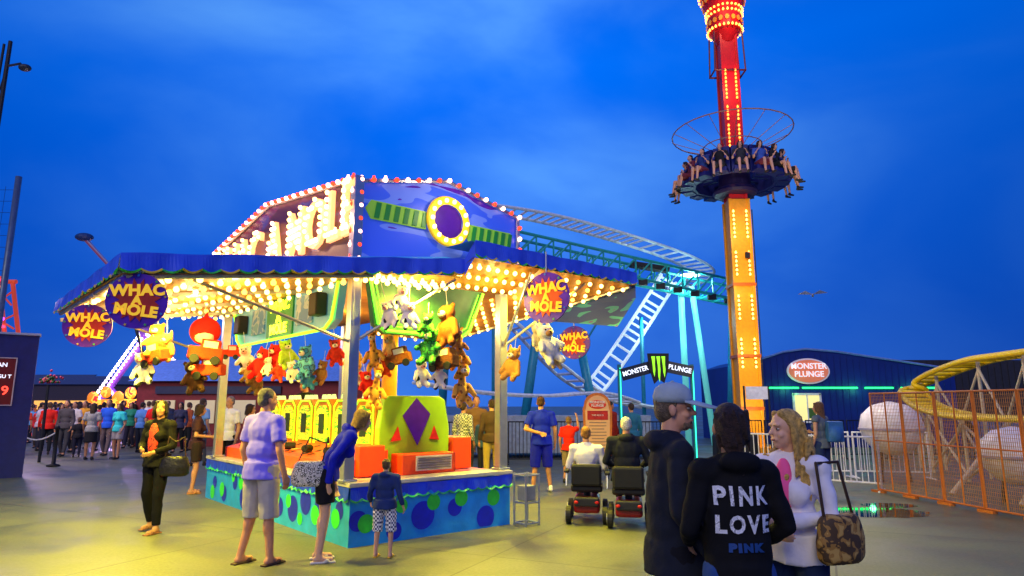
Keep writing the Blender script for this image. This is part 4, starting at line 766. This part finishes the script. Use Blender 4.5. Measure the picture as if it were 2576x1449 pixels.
for i in range(5): barrier(-.1+i*.85,18.6,.72+i*.85,18.6,1.15,BF,'railing_panel','black steel picket railing panel','black railing panels')
for i in range(7): barrier(6.4+i*1.25,20.3,7.6+i*1.25,20.4,1.15,BF,'railing_panel','black steel picket railing panel','black railing panels')
for i in range(4): barrier(-5.0+i*1.2,20,-3.85+i*1.2,20,1.1,BF,'railing_panel','black steel picket railing panel','black railing panels')
o=M().box((5.9,17.8,.45),(1.1,.6,.9)).out('covered_bin',BLACK,bevel=.12); mark(o,'black plastic covered equipment bin by the fence','bin')
q=M(); q.box((.3,21.6,.7),(8,1.8,1.1)); q.box((.3,20.68,1.2),(8,.04,.2)); mark(q.out('ride_platform',mat('#8c9cb4',.5,var=.2),None,bevel=.03),'low grey steel loading platform under the coaster','platform')

# ---------------- left side
t=top('score_board','dark blue board with red glowing display','sign',(-11.92,14.85,0),rad(35)); M().box((0,0,1.6),(1.95,.3,3.2)).out('cabinet',mat('#0e1c68',.5),t); M().box((0,-.02,3.22),(2.0,.36,.05)).out('trim',ALU,t)
M().box((-.0,-.16,2.12),(1.2,.03,1.05)).out('screen',mat('#58080a',.4,emit=.2),t)
q=M(); q.path([(-.6,-.18,1.6),(-.6,-.18,2.66),(.61,-.18,2.66),(.61,-.18,1.6)],.012,close=True); q.out('screen_frame',mat('#c8b8c0'),t)
rd=mat('#ff4030',.4,emit=3)
for s_,x,z,sz,mm in(('AN',.36,2.5,.13,we),('GU T',.42,2.24,.11,we),('9',.46,1.92,.28,rd)): text(s_,sz,mm,t,(x,-.185,z),(rad(90),0,0),off=.002)
for x,y in((-12.9,17.5),(-12.2,18),(-12.35,16.2)):
    t=top('rope_bollard','black rope bollard with round top','bollard',(x,y,0),0,'rope bollards'); q=M().lathe([(.16,0),(.16,.04),(.05,.07),(.045,.95),(.07,.98),(.05,1.05),(.01,1.07)],n=14); q.out('post',BLACK,t,smooth=True)
q=M(); q.path([(-12.35-.55*i/8,16.2+1.3*i/8,.9-.25*math.sin(math.pi*i/8)) for i in range(9)],.02); mark(q.out('barrier_rope',WHITE),'white rope sagging between bollards','rope')
q=M(); q.path([(-12.9+.7*i/8,17.5+.5*i/8,.9-.2*math.sin(math.pi*i/8)) for i in range(9)],.02); mark(q.out('barrier_rope',WHITE),'white rope sagging between bollards','rope')
t=top('steel_pole','tall grey steel pole with safety net','pole',(-12.6,16,0)); M().rod((0,0,0),(0,0,7.35),.075,n=14).out('pole',mat('#5c6c84',.4,metal=.4),t,smooth=True)
q=M(); [q.rod((-1.6,0,1+i*.3),(0,0,1+i*.3),.005,n=4) for i in range(21)]; [q.rod((-i*.3,0,1),(-i*.3,0,7.1),.005,n=4) for i in range(6)]; q.out('net',BLACK,t)
t=top('light_mast','tall lattice mast with a floodlight arm','light mast',(-16.75,20,0)); q=M(); q.rod((0,0,0),(.1,0,13.5),.1,.06); [q.rod((-.3+.02*i,0,i*.9),(.1,0,i*.9+.9),.02) for i in range(14)]; q.rod((-.35,0,0),(-.1,0,13.4),.04); q.out('mast',DARK,t)
q=M(); q.rod((.05,0,12.6),(.55,0,12.7),.04); q.ell((.7,0,12.55),(.2,.15,.12)); q.out('floodlight',mat('#28303c',.4),t)
t=top('swing_arm_ride','thin striped pendulum arm with round head','ride',(-19,30,0)); M().rod((-1.1,0,9.3),(.9,0,7.3),.1,.08).out('arm',pat('slant',['#803c60','#6878a8'],2.4,.4,.1),t); M().rod((.9,0,7.3),(2.8,1.5,0),.07).out('column',DARK,t); q=M(); q.ell((-1.15,0,9.4),(.42,.3,.2)); q.out('head',mat('#203868',.4),t)
t=top('lattice_ride_tower','red lattice ride tower with rainbow lights','ride',(-26.6,35,0)); q=M()
for y in(-.5,.5):
    q.rod((-.9,y,8.3),(1.1,y,0),.11); q.rod((-1.5,y,8.3),(-3.6,y,0),.11); q.rod((-1.7,y,8.3),(-.7,y,8.3),.12)
    for i in range(6): q.rod((-1.6-i*.33,y,7.8-i*1.3),(-.8+i*.3,y,7.0-i*1.3),.05); q.rod((-.78+i*.3,y,7.8-i*1.3),(-1.75-i*.33,y,7.0-i*1.3),.05)
for i in range(4): q.rod((-3.6+i*.1,-.5,7.9-i*.3),(-1.6,-.5,8.2-i*.5),.05)
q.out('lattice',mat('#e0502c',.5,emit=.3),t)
for i,cc in enumerate(['#ff3050','#ff9020','#f0f020','#30f060','#20c0ff','#a040ff']*3): M().ell((-.78+i*.1,-.65,8.2-i*.42),.09,n=8,k=6).out('colour_lamp',mat(cc,.4,emit=4),t,smooth=True)
PR=top('spinning_ride','thrill ride with purple lit legs and golden facade','ride',(-22.3,40,0))
PL=mat('#c890ff',.4,emit=7); BLt=mat('#f0e4ff',.4,emit=7)
q=M(); q.rod((0,0,5.8),(-3.6,0,0),.2); q.rod((0,0,5.8),(3.0,0,0),.2); q.rod((0,.0,5.8),(2.9,-1,3.6),.18); q.rod((-1.8,0,2.5),(.6,-.5,.2),.16); q.ell((0,0,5.9),(.55,.4,.55)); q.out('leg_frame',mat('#8050a8',.5),PR)
ql=[]
for i in range(30): f=i/29; ql+= [((-3.6*f,-.28,5.8*(1-f)),PL),((-3.6*f-.34,-.28,5.8*(1-f)),BLt)]
for i in range(18): f=i/17; ql+=[((2.9*f,-.3-f,5.8-2.2*f+.15),BLt),((-1.8+2.4*f,-.4-.5*f,2.6-2.3*f),PL),((3.0*f,-.3,5.8-5.8*f),PL)]
bulbs(PR,ql,.085)
q=M(); q.box((.3,-1.5,1.5),(5,.3,.9)); 
for i in range(7): q.ell((-1.9+i*.72,-1.6,2.05+.3*math.sin(i*1.7)**2),(.34,.1,.34))
for i in range(6): q.rod((-2+i*.9,-1.5,0),(-2+i*.9,-1.5,1.2),.07)
q.out('facade',pat('blotch',['#e08020','#f0c040','#c02c30'],2.6,.4,.9),PR)
lamp('ride_glow',400,(.8,.45,1),(-22,37.5,4)); lamp('ride_glow',260,(1,.6,.25),(-21,37,2))
lamp('promenade_lamp',550,(1,.75,.6),(-14,18.5,4.6),None,.3); lamp('promenade_lamp',500,(.85,.6,1),(-18,24,5),None,.3)
t=top('game_stall','red and brown shop with pale blue sloped roof','building',(-10.2,28,0)); M().box((0,0,1.3),(9.5,3,2.6)).out('wall',mat('#7c2428',.6),t)
M().prism([(-5,-1.8,2.55),(5,-1.8,2.55),(4.6,0,3.5),(-4.6,0,3.5)],(0,.15,0)).out('roof',mat('#6c94d8',.5),t)
for x in(-3.8,-2.2,-.6,1,2.6): M().box((x,-1.53,1.35),(1.2,.05,.9)).out('window',mat('#c8b890',.4,emit=.45),t)
M().box((-1.5,-1.56,2.2),(5,.06,.3)).out('sign_board',mat('#28304c',.5),t)
for i,(x,y,wd_,h_,c_) in enumerate(((-38,60,9,3.4,'#3a3244'),(-29,62,8,2.8,'#4a3034'),(-50,70,12,4,'#2c3450'),(-20,64,8,3.2,'#403c50'))):
    t=top('distant_stall','low distant stall with lit openings along the promenade','building',(x,y,0),0,'distant stalls'); M().box((0,0,h_/2),(wd_,4,h_)).out('wall',mat(c_,.7),t); M().prism([(-wd_/2-.3,-2.2,h_),(wd_/2+.3,-2.2,h_),(wd_/2,0,h_+.8),(-wd_/2,0,h_+.8)],(0,.2,0)).out('roof',mat('#484c64',.6),t); M().box((0,-2.03,1.5),(wd_*.8,.05,1)).out('window',mat('#e8a850',.4,emit=1.2),t)
t=top('flower_pole','lamp post with round planter of flowers','lamp post',(-13.5,19.3,0)); M().rod((0,0,0),(0,0,2.2),.04).out('post',DARK,t); q=M(); random.seed(4)
for i in range(60): q.ell((random.gauss(0,.12),random.gauss(0,.12),2.25+abs(random.gauss(0,.1))),.04,i%2,6,5)
q.out('flowers',[mat('#1c4a20'),mat('#a02c50')],t)['kind']='stuff'
q=M(); S=.62; q.cap((-.14*S,0,0),(.16*S,0,.01),.03,.035); q.ell((.2*S,0,.02),.024)
for s in(-1,1): q.prism([(0,0,.02),(-.08,.2*s,.12),(.02,.42*s,.06),(.07,.2*s,.09)],(0,0,.01))
mark(q.out('seagull',mat('#6878a8'),None,(9.3,20,4.95),(0,.2,1.2)),'grey seagull gliding with spread wings','bird')
sc.view_settings.view_transform='Standard'; sc.view_settings.look='None'; sc.view_settings.exposure=0
